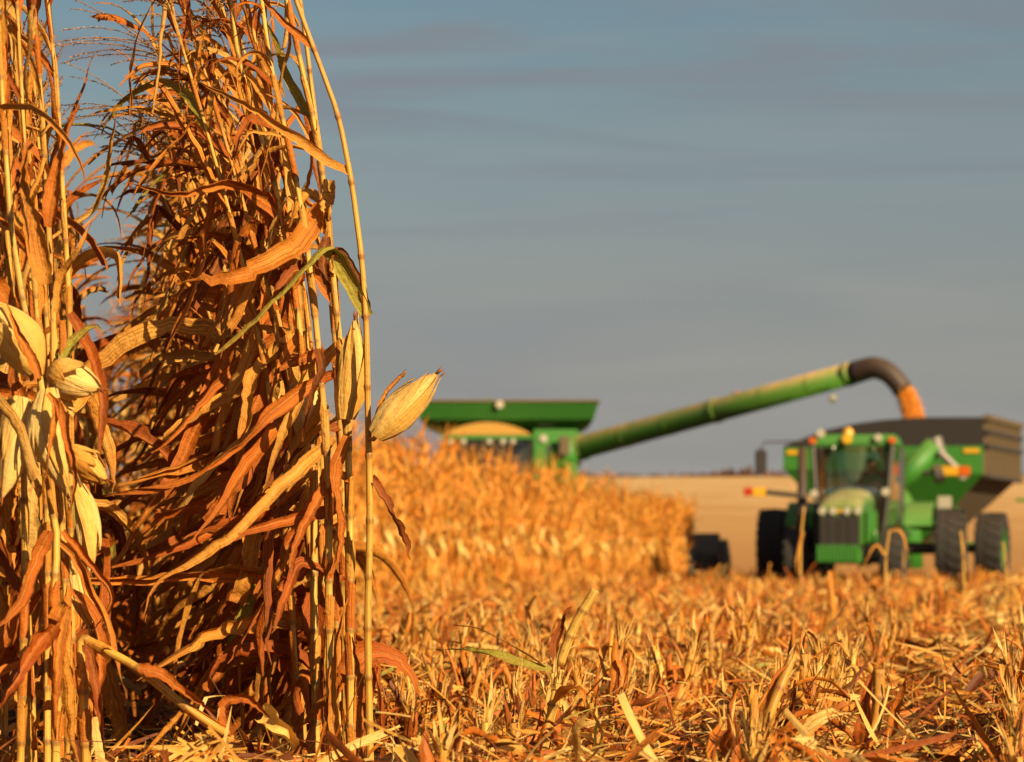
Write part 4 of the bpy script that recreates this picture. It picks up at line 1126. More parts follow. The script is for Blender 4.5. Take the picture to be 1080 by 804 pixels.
# ------------------------------------------------------------------ the combine
def combine():
    Y0 = 76.0; s = FPX / Y0
    X = lambda px: (px - 540) / s
    Z = lambda py: EYE + (HOR - py) / s
    t = empty("combine_harvester", (0, Y0, 0))
    tag(t, "big green combine with flared grain tank and long unloading auger, half hidden behind standing corn", "combine")
    # body
    bm = bmesh.new()
    prism(bm, [(.3, 1.0), (.3, Z(458)), (4.6, Z(458)), (6.4, 2.9), (6.8, 1.5), (6.2, 1.0)], X(470), X(608), 'x'); bobj("body", bm, M_GREEN, t, .05)
    # side shields
    for x0, x1 in ((X(470) - .35, X(470) - .01), (X(608) + .01, X(608) + .34)):
        bm = bmesh.new(); prism(bm, [(2.2, 1.1), (2.0, 2.3), (2.6, 2.62), (6.4, 2.62), (7.0, 2.1), (6.6, 1.1)], x0, x1, 'x'); bobj("side_shield", bm, M_GREEN, t, .06)
    # flared grain tank: sloping skirts with an upright lip
    xl0, xr0, xl1, xr1 = X(474), X(604), X(438), X(631)
    zb, zm, zt = Z(458), Z(443), Z(424)
    lo = [(xl0, .5, zb), (xr0, .5, zb), (xr0, 4.2, zb), (xl0, 4.2, zb)]
    mi = [(xl1 + .12, -.35, zm), (xr1 - .12, -.35, zm), (xr1 - .12, 5.1, zm), (xl1 + .12, 5.1, zm)]
    hi = [(xl1, -.45, zt), (xr1, -.45, zt), (xr1, 5.2, zt), (xl1, 5.2, zt)]
    def ring(bm, A, B, th=.04):
        va = [bm.verts.new(p) for p in A]; vb = [bm.verts.new(p) for p in B]
        for i in range(4): bm.faces.new((va[i], va[(i + 1) % 4], vb[(i + 1) % 4], vb[i]))
        g = bmesh.ops.solidify(bm, geom=bm.faces[:], thickness=th)
    tank = None
    bm = bmesh.new(); ring(bm, lo, mi); tank = bobj("grain_tank", bm, M_GREEN, t)
    bm = bmesh.new(); ring(bm, [(p[0], p[1], p[2] + .004) for p in mi], hi)
    bobj("tank_lip", bm, M_GREEN, tank)
    bm = bmesh.new(); btube(bm, [(p[0], p[1], p[2]) for p in hi[:2]], .035); btube(bm, [hi[1], hi[2]], .035); btube(bm, [hi[2], hi[3]], .035); btube(bm, [hi[3], hi[0]], .035); bobj("tank_rim", bm, M_DGREEN, tank)
    bm = bmesh.new(); box(bm, X(511), X(520), 1.2, 1.5, zt - .2, zt + .14); bobj("fill_auger_cap", bm, M_GREEN, tank, .04)
    lamp(tank, "work_light", X(527), -.52, zt - .09, .1, M_WHITE); 
    boxobj(tank, "tank_decal", M_WHITE, X(567), X(584), -.07, -.045, Z(449), Z(443.5), bevel=.008)
    # cab
    cab = empty("cab", (X(515), -2.1, 0)); cab.parent = t
    hw = (X(560) - X(470)) / 2
    s2 = FPX / (Y0 - 2.6); Zc = lambda py: EYE + (HOR - py) / s2
    bm = bmesh.new(); n = 16
    prism(bm, [(-hw, Zc(459))] + [(-hw + 2 * hw * i / n, Zc(459) + (Zc(445.5) - Zc(459)) * sin(pi * (i + .0) / n) ** .75) for i in range(1, n)] + [(hw, Zc(459))], -.5, 2.0); bobj("cab_roof", bm, M_YELLOW, cab, .02)
    bm = bmesh.new(); prism(bm, [(-hw * 1.03, Zc(463)), (-hw * 1.03, Zc(459.5)), (hw * 1.03, Zc(459.5)), (hw * 1.03, Zc(463))], -.62, 2.0); bobj("roof_visor", bm, M_GREEN, cab)
    for px in (479, 491, 517, 531, 541): lamp(cab, "work_light", X(px) - X(515), -.55, Zc(466), .07, M_WHITE, -.1)
    bm = bmesh.new(); box(bm, -hw * .9, hw * .9, .1, 1.9, 1.9, 2.05); bobj("cab_floor", bm, M_DARK, cab)
    bm = bmesh.new(); box(bm, -hw * .92, hw * .92, 1.85, 1.95, 2.05, Zc(463.5)); bobj("cab_rear_wall", bm, M_DARK, cab)
    for sx in (-1, 1):
        bm = bmesh.new(); btube(bm, [(sx * hw * .92, .0, 2.0), (sx * hw * .95, -.3, Zc(463.5))], .05, 8); bobj("cab_pillar", bm, M_DARK, cab)
    bm = bmesh.new(); prism(bm, [(-hw * .88, 2.06), (hw * .88, 2.06), (hw * .9, Zc(464)), (-hw * .9, Zc(464))], -.16, -.15); bobj("windshield", bm, M_DGLASS, cab)
    bm = bmesh.new(); box(bm, -.28, .28, .9, 1.5, 2.05, 2.55); box(bm, -.28, .28, 1.4, 1.55, 2.5, 3.2); bobj("cab_seat", bm, M_SEAT, cab, .04)
    # front shield beside the cab with a light, an opening and a mirror
    boxobj(t, "front_shield", M_GREEN, X(562), X(610), -.05, .25, 1.6, Z(453), bevel=.03)
    boxobj(t, "shield_opening", M_DARK, X(577), X(587), -.075, -.055, Z(487), Z(470))
    lamp(t, "work_light", X(573), -.06, Z(463), .1, M_WHITE)
    m = empty("mirror", (X(595), -.3, Z(470))); m.parent = t
    boxobj(m, "mirror_glass", M_DGREEN, -.13, .13, -.05, .05, -.25, .22, bevel=.03)
    bm = bmesh.new(); btube(bm, [(0, .05, 0), (-.1, .3, .05)], .02, 6); bobj("mirror_arm", bm, M_DARK, m)
    bm = bmesh.new()
    for zz in np.arange(.7, 2.0, .28): box(bm, X(562), X(582), -.45, -.1, zz, zz + .04)
    bobj("ladder", bm, M_DARK, t)
    # wheels, axle, feeder
    for sx in (-1, 1): wheel(t, X(520) + sx * 1.75, -.2, .92, .75, lugs=20); wheel(t, X(520) + sx * 1.45, 5.0, .62, .45, lugs=16)
    bm = bmesh.new(); btube(bm, [(X(520) - 1.7, -.2, .92), (X(520) + 1.7, -.2, .92)], .16); btube(bm, [(X(520) - 1.4, 5.0, .62), (X(520) + 1.4, 5.0, .62)], .1); box(bm, X(520) - .5, X(520) + .5, -.6, 5.6, .9, 1.2); bobj("axle", bm, M_DARK, t)
    bm = bmesh.new(); hexa(bm, [(-.9, -3.9, .35), (.2, -3.9, .35), (.2, -.2, 1.0), (-.9, -.2, 1.0), (-.9, -3.9, 1.05), (.2, -3.9, 1.05), (.2, -.2, 1.9), (-.9, -.2, 1.9)]); bobj("feeder_house", bm, M_GREEN, t, .03)
    # auger tube, elbow, spout: from the tank's shoulder out over the cart
    W = lambda px, py, D: at(px, py, D) - Vector((0, Y0, 0))
    a0, a1 = W(606, 474, 76.2), W(900, 393.5, 70.2)
    bm = bmesh.new(); btube(bm, [a0, a0.lerp(a1, .02), a0.lerp(a1, .55), a1], [.30, .29, .27, .255], 24); au = bobj("unloading_auger", bm, M_AUGER, t, smooth=True)
    for f in (.03, .53, .985):
        c, d = a0.lerp(a1, f), (a1 - a0).normalized(); bm = bmesh.new(); btube(bm, [c - d * .06, c + d * .06], .32 - .05 * f, 24); bobj("flange", bm, M_AUGER, au)
    for f in (.2, .36, .7, .86):
        c, d = a0.lerp(a1, f), (a1 - a0).normalized(); bm = bmesh.new(); btube(bm, [c - d * .015, c + d * .015], .302 - .045 * f, 24); bobj("seam", bm, M_AUGER, au)
    bm = bmesh.new(); btube(bm, [a0.lerp(a1, f) + Vector((0, -.24 + .035 * f, -.2 + .035 * f + .02 * sin(f * 40))) for f in np.linspace(.02, .92, 24)], .022, 6); bobj("cable", bm, M_DARK, au)
    c = a0.lerp(a1, .60); bm = bmesh.new(); btube(bm, [c + Vector((0, -.1, .25)), c + Vector((0, -.1, .31))], .05, 10); bobj("marker_light", bm, M_AMBER, au)
    c = a0.lerp(a1, .93); bm = bmesh.new(); btube(bm, [c + Vector((0, -.05, -.32)), c + Vector((0, -.05, -.45))], .02, 6); btube(bm, [c + Vector((0, -.05, -.42)), c + Vector((0, -.12, -.5))], .08, 10); bobj("auger_lamp", bm, M_WHITE, au)
    sp = catmull([a1 + (a1 - a0).normalized() * .03, W(921, 388, 69.9), W(936, 393, 69.75), W(947, 404, 69.7), W(953, 412, 69.68)], 12)
    bm = bmesh.new(); btube(bm, sp, [.26 - .004 * i for i in range(12)], 20); bobj("spout", bm, M_SPOUT, au, smooth=True)
    bm = bmesh.new(); btube(bm, [a0 + Vector((-.55, .1, -.75)), a0 + Vector((-.35, .05, -.1)), a0 + Vector((.05, 0, 0))], [.42, .42, .42], 20); bobj("auger_elbow", bm, M_GREEN, au, smooth=True)
    # corn header: trough, end shields, snouts
    hd = empty("corn_header", (.14, -3.9, 0)); hd.parent = t
    w = 4.6
    bm = bmesh.new(); prism(bm, [(-.5, .3), (0, .3), (0, 1.15), (-.15, 1.15), (-.5, .7)], -w, w, 'x'); bobj("trough", bm, M_DARK, hd)
    for sx in (-1, 1):
        bm = bmesh.new(); prism(bm, [(-1.7, .35), (-.7, .2), (.15, .25), (.15, 1.02), (-.6, 1.0), (-1.4, .62)], sx * (w + .02), sx * (w + .16), 'x'); bobj("end_shield", bm, M_DARK, hd, .03)
    for k in range(13):
        x = -w + 2 * w * k / 12; hw_ = .2 if 0 < k < 12 else .12
        bm = bmesh.new(); v = [bm.verts.new(p) for p in ((x - hw_, -.5, .3), (x + hw_, -.5, .3), (x + hw_, -.5, .75), (x - hw_, -.5, .75), (x, -.5, .9), (x - .03, -2.0, .12), (x + .03, -2.0, .12), (x, -1.9, .2))]
        for f in ((0, 1, 2, 4, 3), (0, 3, 5), (3, 4, 7, 5), (4, 2, 6, 7), (2, 1, 6), (1, 0, 5, 6), (5, 7, 6)): bm.faces.new([v[i] for i in f])
        bobj("snout", bm, M_DARK if k > 10 else M_GREEN, hd)
    return t
combine()

# the grain pouring from the spout into the cart
def grain_stream():
    p0, p1, p2 = at(952, 409, 69.7), at(960, 421, 69.66), at(966, 452, 69.62)
    bm = bmesh.new(); rng = random.Random(5); oc = [(1, 0, 0), (-1, 0, 0), (0, 1, 0), (0, -1, 0), (0, 0, 1), (0, 0, -1)]
    fc = [(0, 2, 4), (2, 1, 4), (1, 3, 4), (3, 0, 4), (2, 0, 5), (1, 2, 5), (3, 1, 5), (0, 3, 5)]
    for k in range(2600):
        v = rng.random(); q = (p0 * (1 - v) ** 2 + p1 * 2 * v * (1 - v) + p2 * v * v)
        a = rng.uniform(0, 6.28); rr = (.21 + .05 * v) * math.sqrt(rng.random()) * (1 if rng.random() < .9 else 1.35)
        q = q + Vector((cos(a) * rr, sin(a) * rr, rng.uniform(-.04, .04))) - p0; z = rng.uniform(.012, .026)
        vs = [bm.verts.new(q + Vector(o) * z) for o in oc]
        for f in fc: bm.faces.new([vs[i] for i in f])
    o = bobj("falling_grain", bm, M_GRAIN); o.location = p0; o['kind'] = 'stuff'
grain_stream()

# ------------------------------------------------------------------ the tractor
def tractor():
    Y0 = 62.0; s = FPX / Y0
    cx = (904 - 540) / s
    t = empty("tractor", (cx, Y0, 0), radians(-12))
    tag(t, "green tractor facing the camera with its front lights on the hood, pulling the grain cart", "tractor")
    Z = lambda py: EYE + (HOR - py) / s
    # cab
    cab = empty("cab", (0, 0, 0)); cab.parent = t
    hw = .83
    bm = bmesh.new(); hexa(bm, [(-hw, -.95, 2.77), (hw, -.95, 2.77), (hw, 1.0, 2.77), (-hw, 1.0, 2.77), (-hw + .05, -.85, 3.0), (hw - .05, -.85, 3.0), (hw - .1, .9, 3.06), (-hw + .1, .9, 3.06)]); rf = bobj("cab_roof", bm, M_GREEN, cab, .05)
    for sx in (-1, 1): boxobj(rf, "turn_signal", M_AMBER, min(sx * .84, sx * .70), max(sx * .84, sx * .70), -1.0, -.93, 2.82, 2.94, bevel=.02)
    lamp(rf, "work_light", -.62, -.86, 3.02, .09, M_WHITE, -.08); lamp(rf, "work_light", .5, -.92, 2.93, .08, M_WHITE, -.08)
    bm = bmesh.new(); btube(bm, [(-.1, -.75, 3.0), (-.1, -.75, 3.08), (-.1, -.75, 3.14)], [.11, .1, .05], 14); bobj("beacon", bm, M_REFLY, rf)
    lamp(rf, "beacon_base", -.1, -.96, 2.91, .1, M_REFLY, -.05)
    for sx in (-1, 1):
        bm = bmesh.new(); btube(bm, [(sx * .62, -1.0, 1.2), (sx * .70, -.98, 1.9), (sx * .77, -.88, 2.77)], [.045, .045, .05], 8); bobj("cab_pillar", bm, M_DARK, cab)
        bm = bmesh.new(); btube(bm, [(sx * .82, .25, 1.3), (sx * .83, .3, 2.77)], .04, 8); bobj("cab_pillar", bm, M_DARK, cab)
        bm = bmesh.new(); btube(bm, [(sx * .78, .95, 1.5), (sx * .8, .9, 2.77)], .06, 8); bobj("cab_pillar", bm, M_DARK, cab)
        bm = bmesh.new(); hexa(bm, [(sx * .64, -.95, 1.2), (sx * .66, -.95, 1.2), (sx * .83, .2, 1.3), (sx * .81, .2, 1.3), (sx * .76, -.85, 2.76), (sx * .78, -.85, 2.76), (sx * .85, .25, 2.76), (sx * .83, .25, 2.76)]); bobj("side_window", bm, M_GLASS, cab)
        bm = bmesh.new(); hexa(bm, [(sx * .60, -.93, .75), (sx * .62, -.93, .75), (sx * .80, .2, .8), (sx * .78, .2, .8), (sx * .64, -.95, 1.19), (sx * .66, -.95, 1.19), (sx * .83, .2, 1.29), (sx * .81, .2, 1.29)]); bobj("door_glass", bm, M_GLASS, cab)
    # curved windscreen
    bm = bmesh.new(); rows = []
    for z, wd, y in ((1.15, .60, -1.02), (1.9, .68, -1.0), (2.76, .75, -.9)):
        rows.append([bm.verts.new((wd * sin(a), y - .34 * (cos(a) - cos(1.25)), z)) for a in np.linspace(-1.25, 1.25, 15)])
    for i in range(2):
        for k in range(14): bm.faces.new((rows[i][k], rows[i][k + 1], rows[i + 1][k + 1], rows[i + 1][k]))
    bmesh.ops.solidify(bm, geom=bm.faces[:], thickness=.008); bobj("windscreen", bm, M_GLASS, cab, smooth=True)
    boxobj(cab, "cab_floor", M_DARK, -.75, .75, -.9, 1.0, 1.1, 1.2)
    bm = bmesh.new(); box(bm, -.78, .78, .93, .97, 1.3, 1.75); bobj("rear_panel", bm, M_DARK, cab)
    bm = bmesh.new(); box(bm, -.76, .76, .95, .96, 1.76, 2.76); bobj("rear_window", bm, M_GLASS, cab)
    bm = bmesh.new(); box(bm, -.02, .5, .05, .6, 1.4, 1.58); box(bm, -.0, .48, .52, .66, 1.55, 2.35); box(bm, .1, .36, .54, .64, 2.36, 2.52); bobj("seat", bm, M_SEAT, cab, .04)
    bm = bmesh.new(); btube(bm, [(.2, -.75, 1.2), (.2, -.55, 1.85)], .04, 8)
    ring = [Vector((.2 + .2 * cos(a), -.53 + .06 * sin(a), 1.87 + .17 * sin(a))) for a in np.linspace(0, 2 * pi, 20)]; btube(bm, ring, .016, 6, cap=False); bobj("steering_wheel", bm, M_DARK, cab)
    boxobj(cab, "console", M_DARK, -.5, -.15, -.2, .7, 1.2, 1.75, bevel=.04)
    # hood
    bm = bmesh.new(); n = 14; hwid = .44
    rows = []
    for y, top, wd in ((-3.15, 1.58, .40), (-3.0, 1.72, .42), (-2.4, 1.86, .44), (-1.1, 1.96, .46)):
        r_ = [(-wd, .86), (-wd, 1.45)] + [(-wd * cos(pi * i / n), 1.45 + (top - 1.45) * sin(pi * i / n) ** .45) for i in range(1, n)] + [(wd, 1.45), (wd, .86)]
        rows.append([bm.verts.new((x, y, z)) for x, z in r_])
    for i in range(3):
        for k in range(len(rows[0]) - 1): bm.faces.new((rows[i][k], rows[i][k + 1], rows[i + 1][k + 1], rows[i + 1][k]))
    bm.faces.new(rows[0]); bm.faces.new(rows[-1]); hood = bobj("hood", bm, M_HOOD, t)
    gr = boxobj(hood, "grille", M_BLACK, -.39, .37, -3.19, -3.14, .80, 1.40, bevel=.02)
    bm = bmesh.new()
    for k in range(9): box(bm, -.37, .35, -3.205, -3.192, .84 + k * .062, .852 + k * .062)
    for k in range(3): box(bm, -.2 + k * .19, -.185 + k * .19, -3.212, -3.206, .82, 1.38)
    bobj("grille_bars", bm, M_DARK, gr)
    lg = boxobj(hood, "front_weight", M_GREEN, -.40, .40, -3.45, -3.05, .52, .79, bevel=.02)
    bm = bmesh.new()
    for k in range(12): box(bm, -.395 + k * .066, -.34 + k * .066, -3.56, -3.44, .54, .86)
    bobj("weight_stack", bm, M_GREEN, lg, .012)
    for x in (-.33, -.13, .13, .33): lamp(hood, "headlight", x, -3.15, 1.49, .075, M_WHITE, -.08)
    boxobj(hood, "hood_badge", M_REFLY, -.05, .05, -3.19, -3.16, 1.45, 1.53, bevel=.01)
    boxobj(t, "chassis", M_DARK, -.36, .36, -3.0, 1.2, .55, .86)
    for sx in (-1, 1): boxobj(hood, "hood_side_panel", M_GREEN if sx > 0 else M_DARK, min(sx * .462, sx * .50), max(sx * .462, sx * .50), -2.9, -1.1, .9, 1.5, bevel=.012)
    # exhaust stack on the corner pillar, side lights, steps
    bm = bmesh.new(); btube(bm, [(-.98, -.85, .7), (-.98, -.85, 1.5), (-.98, -.85, 1.55), (-.98, -.85, 2.75)], [.11, .11, .10, .085], 14); bobj("exhaust_stack", bm, M_SPOUT, t, smooth=True)
    for x, z in ((-.72, 1.85), (.66, 1.88)): lamp(cab, "work_light", x, -1.08, z, .085, M_WHITE, -.1)
    lamp(t, "work_light", .42, -1.4, 1.1, .1, M_WHITE, -.1)
    bm = bmesh.new()
    for zz in (.45, .75, 1.05): box(bm, .72, 1.1, -.7, -.35, zz, zz + .05)
    bobj("steps", bm, M_DARK, t)
    # mirror
    m = empty("mirror", (-1.78, -.9, 2.5)); m.parent = t
    boxobj(m, "mirror_head", M_DARK, -.11, .11, -.05, .05, -.24, .22, bevel=.03)
    bm = bmesh.new(); btube(bm, [(0, 0, .22), (.05, .02, .36), (.95, .05, .38)], .018, 6); bobj("mirror_arm", bm, M_DARK, m)
    # wheels and fenders
    for sx in (-1, 1):
        wheel(t, sx * 1.76, .95, .80, .56); wheel(t, sx * .9, -2.15, .60, .46, lugs=18)
        bm = bmesh.new(); prism(bm, [(.95 - .92 * cos(a), .80 + .92 * sin(a)) for a in np.linspace(.5, 2.7, 14)] + [(.95 - .86 * cos(a), .80 + .86 * sin(a)) for a in np.linspace(2.7, .5, 14)], sx * .9, sx * 1.44, 'x'); bobj("fender", bm, M_GREEN, t)
    bm = bmesh.new(); btube(bm, [(-1.7, .95, .80), (1.7, .95, .80)], .12); bobj("rear_axle", bm, M_DARK, t); bm = bmesh.new(); btube(bm, [(-.8, -2.15, .6), (.8, -2.15, .6)], .1); bobj("front_axle", bm, M_DARK, t)
    a = empty("warning_light_arm", (-1.05, -1.5, Z(522))); a.parent = t
    bm = bmesh.new(); btube(bm, [(.1, 0, -.04), (-.55, 0, .03)], .05, 8); bobj("arm", bm, M_DARK, a)
    boxobj(a, "amber_light", M_REFLY, -.82, -.55, -.04, .04, -.06, .12, bevel=.015); boxobj(a, "red_light", M_RED, -.98, -.825, -.04, .04, -.04, .12, bevel=.015)
    bm = bmesh.new(); btube(bm, [(0, 1.1, .5), (0, 2.2, .5)], .07, 8); bobj("drawbar", bm, M_DARK, t)
    return t
TR = tractor()

def driver():
    """the person at the wheel, seated, hands forward on the steering wheel"""
    J = {}; V, E, Rr = [], [], []
    def pt(p, r, frm=None):
        V.append(p); Rr.append(r)
        if frm is not None: E.append((frm, len(V) - 1))
        return len(V) - 1
    hip = pt((0, 0, 0), .14)
    wa = pt((0, .0, .22), .135, hip); ch = pt((0, -.02, .42), .16, wa); nk = pt((0, -.03, .57), .062, ch); hd0 = pt((0, -.05, .66), .075, nk); hd1 = pt((0, -.06, .74), .10, hd0); hd2 = pt((0, -.05, .83), .085, hd1)
    for sx in (-1, 1):
        sh = pt((sx * .19, -.02, .48), .068, ch); el = pt((sx * .25, -.2, .28), .05, sh); wr = pt((sx * .17, -.44, .34), .034, el); hn = pt((sx * .15, -.52, .37), .04, wr)
        for k in range(4): f = pt((sx * (.15 - .02 * k), -.56, .40 - .018 * k), .011, hn); pt((sx * (.14 - .02 * k), -.585, .38 - .018 * k), .009, f)
        pt((sx * .115, -.53, .40), .011, hn)
        kn = pt((sx * .15, -.46, .02), .075, hip); an = pt((sx * .15, -.52, -.36), .05, kn); pt((sx * .15, -.68, -.41), .042, an)
    me = bpy.data.meshes.new("person"); me.from_pydata(V, E, [])
    o = bpy.data.objects.new("person", me); COL.objects.link(o)
    sk = o.modifiers.new("skin", 'SKIN')
    for v, r in zip(me.skin_vertices[0].data, Rr): v.radius = (r, r)
    me.skin_vertices[0].data[0].use_root = True
    sb = o.modifiers.new("sub", 'SUBSURF'); sb.levels = 2; sb.render_levels = 2
    dg = bpy.context.evaluated_depsgraph_get(); me2 = bpy.data.meshes.new_from_object(o.evaluated_get(dg)); o.modifiers.clear(); o.data = me2
    me2.materials.clear(); me2.materials.append(M_SKIN); me2.materials.append(M_CLOTH); me2.materials.append(M_SEAT)
    for p in me2.polygons:
        c = p.center; p.use_smooth = True
        p.material_index = 0 if (c.z > .56 or c.y < -.38 and c.z > .2) else (2 if c.z < .12 else 1)
    # nose, ears, eyes, mouth; cap as clothing
    bm = bmesh.new(); bmesh.ops.create_uvsphere(bm, u_segments=14, v_segments=8, radius=.106, matrix=Matrix.Translation((0, -.045, .79)) @ Matrix.Diagonal((1, 1.1, .75, 1)))
    bmesh.ops.delete(bm, geom=[v for v in bm.verts if v.co.z < .785], context='VERTS'); box(bm, -.075, .075, -.25, -.12, .785, .797); bobj("cap", bm, M_HAIR, o)
    bm = bmesh.new(); bmesh.ops.create_cone(bm, segments=8, radius1=.018, radius2=.006, depth=.04, matrix=Matrix.Translation((0, -.165, .725)))
    bobj("nose", bm, M_SKIN, o)
    for sx in (-1, 1):
        bm = bmesh.new(); bmesh.ops.create_uvsphere(bm, u_segments=8, v_segments=6, radius=.012, matrix=Matrix.Translation((sx * .036, -.145, .748))); bobj("eye", bm, M_DARK, o)
        bm = bmesh.new(); bmesh.ops.create_uvsphere(bm, u_segments=8, v_segments=6, radius=.028, matrix=Matrix.Translation((sx * .1, -.055, .735)) @ Matrix.Diagonal((.4, .8, 1, 1))); bobj("ear", bm, M_SKIN, o)
    bm = bmesh.new(); box(bm, -.025, .025, -.158, -.148, .688, .694); bobj("mouth", bm, M_HAIR, o)
    o.rotation_euler = (0, 0, radians(-12)); o.location = TR.matrix_basis @ Vector((.24, .27, 1.70))
    tag(o, "person in a teal shirt and dark cap driving the tractor, hands on the wheel", "person")
driver()

# ------------------------------------------------------------------ the grain cart
def cart():
    yaw = radians(-17.5)
    o0 = Vector(((1037 - 540) * 66.5 / FPX, 66.5, 0))         # ground under its near right corner
    t = empty("grain_cart", o0, yaw)
    tag(t, "green grain cart with a black upper band, being filled by the combine's auger", "grain cart")
    s = FPX / 66.5; Z = lambda py: EYE + (HOR - py) / s
    W, Lc = 4.3, 5.0
    zt, zb, zw = Z(440), Z(470), Z(500)
    # black band: its front edge is bowed, low at the far left
    arch = [(-W, zb + .03), (-W + .9, Z(452)), (-W + 1.6, Z(445)), (-W + 2.2, Z(441.5)), (-W + 3.0, zt + .01), (0, zt)]
    bm = bmesh.new(); prism(bm, arch + [(0, zb), (-W, zb)], 0, .07); tb = bobj("front_band", bm, M_BLACK, t)
    bm = bmesh.new(); hexa(bm, [(-.07, .072, zb), (0, .072, zb), (0, Lc, zb), (-.07, Lc, zb), (-.07, .072, zt), (0, .072, zt), (0, Lc, zt), (-.07, Lc, zt)]); bobj("side_band", bm, M_DGREEN, t)
    bm = bmesh.new(); prism(bm, arch + [(0, zb), (-W, zb)], Lc - .07, Lc); bobj("rear_band", bm, M_BLACK, t)
    bm = bmesh.new(); hexa(bm, [(-W, .072, zb), (-W + .07, .072, zb), (-W + .07, Lc - .08, zb), (-W, Lc - .08, zb), (-W, .072, zb + .04), (-W + .07, .072, zb + .04), (-W + .07, Lc - .08, zb + .04), (-W, Lc - .08, zb + .04)]); bobj("side_band", bm, M_BLACK, t)
    bm = bmesh.new()
    for k in range(9): box(bm, .0, .11, .25 + k * .55, .33 + k * .55, zw - .1, zt)
    box(bm, .0, .13, .0, Lc, zt - .06, zt + .05); bobj("side_rib", bm, M_DGREEN, t)
    for zz in (zb, (zb + zt) / 2, zw - .05): bm = bmesh.new(); box(bm, .003, .125, .01, Lc, zz - .035, zz + .035); bobj("side_rail", bm, M_DARK, t)
    # tank: upright upper walls, hopper drawn in below
    cxm = -W / 2 - .05
    up = [(-W, 0), (0, 0), (0, Lc), (-W, Lc)]
    lo = [(cxm - .75, .9), (cxm + .75, .9), (cxm + .75, Lc - .8), (cxm - .75, Lc - .8)]
    bm = bmesh.new(); A = [bm.verts.new((x, y, zb - .003)) for x, y in up]; B = [bm.verts.new((x, y, zw if x > -1 else Z(493))) for x, y in up]; Cc = [bm.verts.new((x, y, .95)) for x, y in lo]
    for i in range(4): j = (i + 1) % 4; bm.faces.new((A[i], A[j], B[j], B[i])); bm.faces.new((B[i], B[j], Cc[j], Cc[i]))
    bm.faces.new(Cc); bmesh.ops.recalc_face_normals(bm, faces=bm.faces)
    tank = bobj("tank", bm, M_GREEN, t)
    me = tank.data; me.materials.append(M_DGREEN)
    for p in me.polygons:
        if p.normal.x > .5: p.material_index = 1
    for x0, x1 in ((-.42, -.08), (-W + .08, -W + .4)): boxobj(t, "reflector", M_REFLY, x0, x1, -.03, -.004, Z(478), Z(473), bevel=.008)
    # folded auger across the front, its hinge and strut
    F = lambda px, py, D=66.0: t.matrix_basis.inverted() @ at(px, py, D)
    a0, a1 = F(940, 518), F(986, 470)
    bm = bmesh.new(); btube(bm, [a0, a1], [.25, .22], 18); ag = bobj("folding_auger", bm, M_GREEN, t, smooth=True)
    bm = bmesh.new(); btube(bm, [a0, F(957, 545, 65.9), F(960, 600, 65.9)], [.3, .28, .28], 16); bobj("lower_auger", bm, M_GREEN, ag, smooth=True)
    bm = bmesh.new(); btube(bm, [F(985, 462), F(990, 478)], .16, 10); bobj("hinge", bm, M_STEEL, ag)
    bm = bmesh.new(); btube(bm, [F(990, 476, 65.8), F(1014, 500, 65.8)], .09, 8); bobj("strut", bm, M_STEEL, ag)
    lamp(ag, "lamp", *F(1016, 502, 65.7), .09, M_WHITE)
    bm = bmesh.new(); btube(bm, [F(985, 501, 65.9), F(994, 499, 65.9)], .2, 10); bobj("drive_housing", bm, M_DARK, ag)
    a = empty("light_bar", F(1008, 497, 65.7)); a.parent = t
    bm = bmesh.new(); btube(bm, [(-1.1, .0, -.06), (-.3, 0, 0)], .05, 8); bobj("arm", bm, M_DARK, a)
    boxobj(a, "yellow_light", M_REFLY, -.32, .06, -.04, .04, -.1, .1, bevel=.015); boxobj(a, "amber_light", M_AMBER, .065, .30, -.04, .04, -.1, .1, bevel=.015)
    # front legs of the frame, curved green guard, sign plate
    bm = bmesh.new(); prism(bm, [(-.95, .55), (-.55, .55), (-.6, 1.6), (-1.0, 2.2), (-1.3, 2.2), (-1.05, 1.4)], .7, .78); bobj("guard_panel", bm, M_GREEN, t, .015)
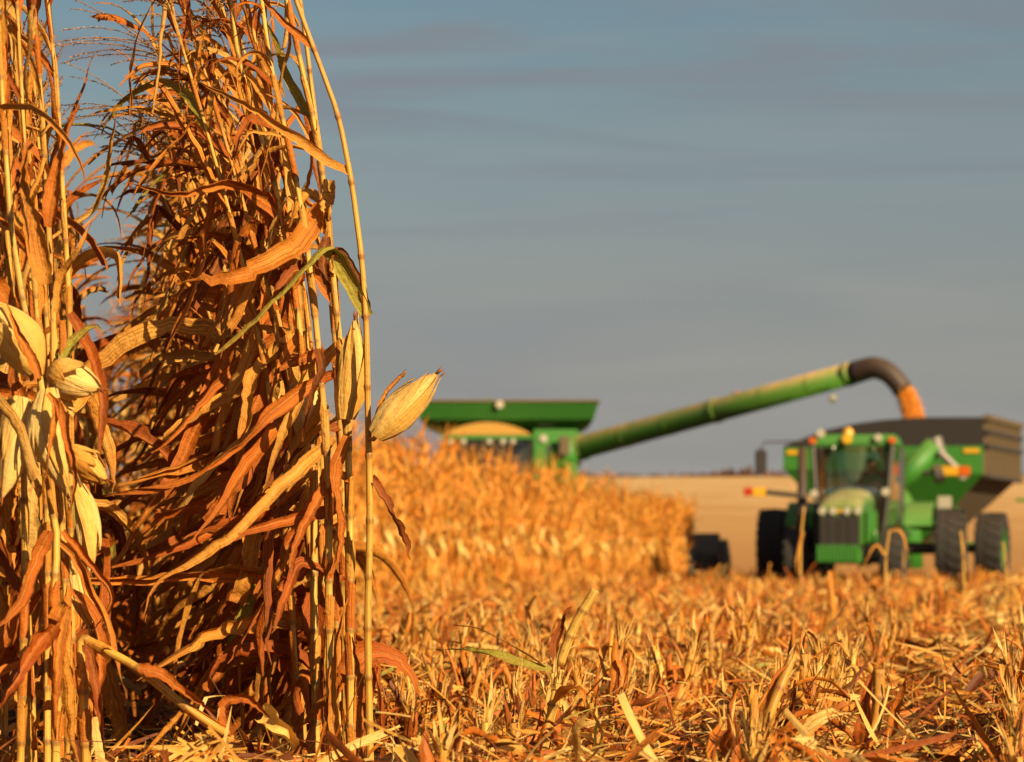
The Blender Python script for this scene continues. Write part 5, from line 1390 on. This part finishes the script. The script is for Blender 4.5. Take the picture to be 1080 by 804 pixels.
    boxobj(t, "sign_plate", M_WHITE, *(lambda p: (p.x - .15, p.x + .15, p.y, p.y + .03, p.z - .13, p.z + .13))(F(996, 530, 66.0)), bevel=.01)
    bm = bmesh.new(); box(bm, cxm - 1.2, cxm - 1.0, .5, Lc + .2, .75, .95); box(bm, cxm + 1.0, cxm + 1.2, .5, Lc + .2, .75, .95); box(bm, cxm - 1.2, cxm + 1.2, 2.4, 2.7, .70, .9)
    btube(bm, [(cxm - 1.1, .5, .85), (cxm, -1.3, .55)], .09, 8); btube(bm, [(cxm + 1.1, .5, .85), (cxm, -1.3, .55)], .09, 8); btube(bm, [(cxm, -1.3, .55), (cxm, -2.0, .52)], .09, 8); bobj("frame", bm, M_GREEN, t)
    for sx in (-1, 1): wheel(t, cxm + sx * 1.96, 2.75, .80, .60, rim=M_GREEN, lugs=20)
    bm = bmesh.new(); btube(bm, [(cxm - 1.8, 2.75, .80), (cxm + 1.8, 2.75, .80)], .1, 10); bobj("axle", bm, M_DARK, t)
    bm = bmesh.new(); box(bm, .0, .35, Lc - .4, Lc - .35, 1.85, 1.92); bobj("rear_bracket", bm, M_GREEN, t)
cart()

# ------------------------------------------------------------------ the wooded strip on the far rise
def far_wood():
    n = 5200
    X = NR.uniform(-40, 130, n); Y = NR.uniform(452, 470, n)
    H = .35 + .35 * (np.sin(X * .21) * .5 + .5) + .6 * np.exp(-((X - 33) / 5) ** 2) + .15 * np.sin(X * 1.3)
    H *= np.clip(1.3 - np.maximum(0, X - 42) / 26, .12, 1)
    Z = np.array([hill(x, y) for x, y in zip(X, Y)]) + NR.random(n) * np.maximum(H, .1) - .1
    v, f, c = strips(np.stack([X, Y, Z], 1), NR.uniform(0, 6.28, n), NR.uniform(-.5, 1.5, n), NR.uniform(.5, 1.1, n), NR.uniform(.3, .7, n), NR.uniform(0, .5, n), NR.random(n), k=2, cross=2)
    o = mesh_np("distant_hedgerow", v, f, c, plant_mat("autumn_hedge", [(0, (.07, .035, .022)), (.5, (.12, .055, .03)), (1, (.17, .085, .045))], transl=.1, bump=0))
    o['kind'] = 'stuff'
far_wood()
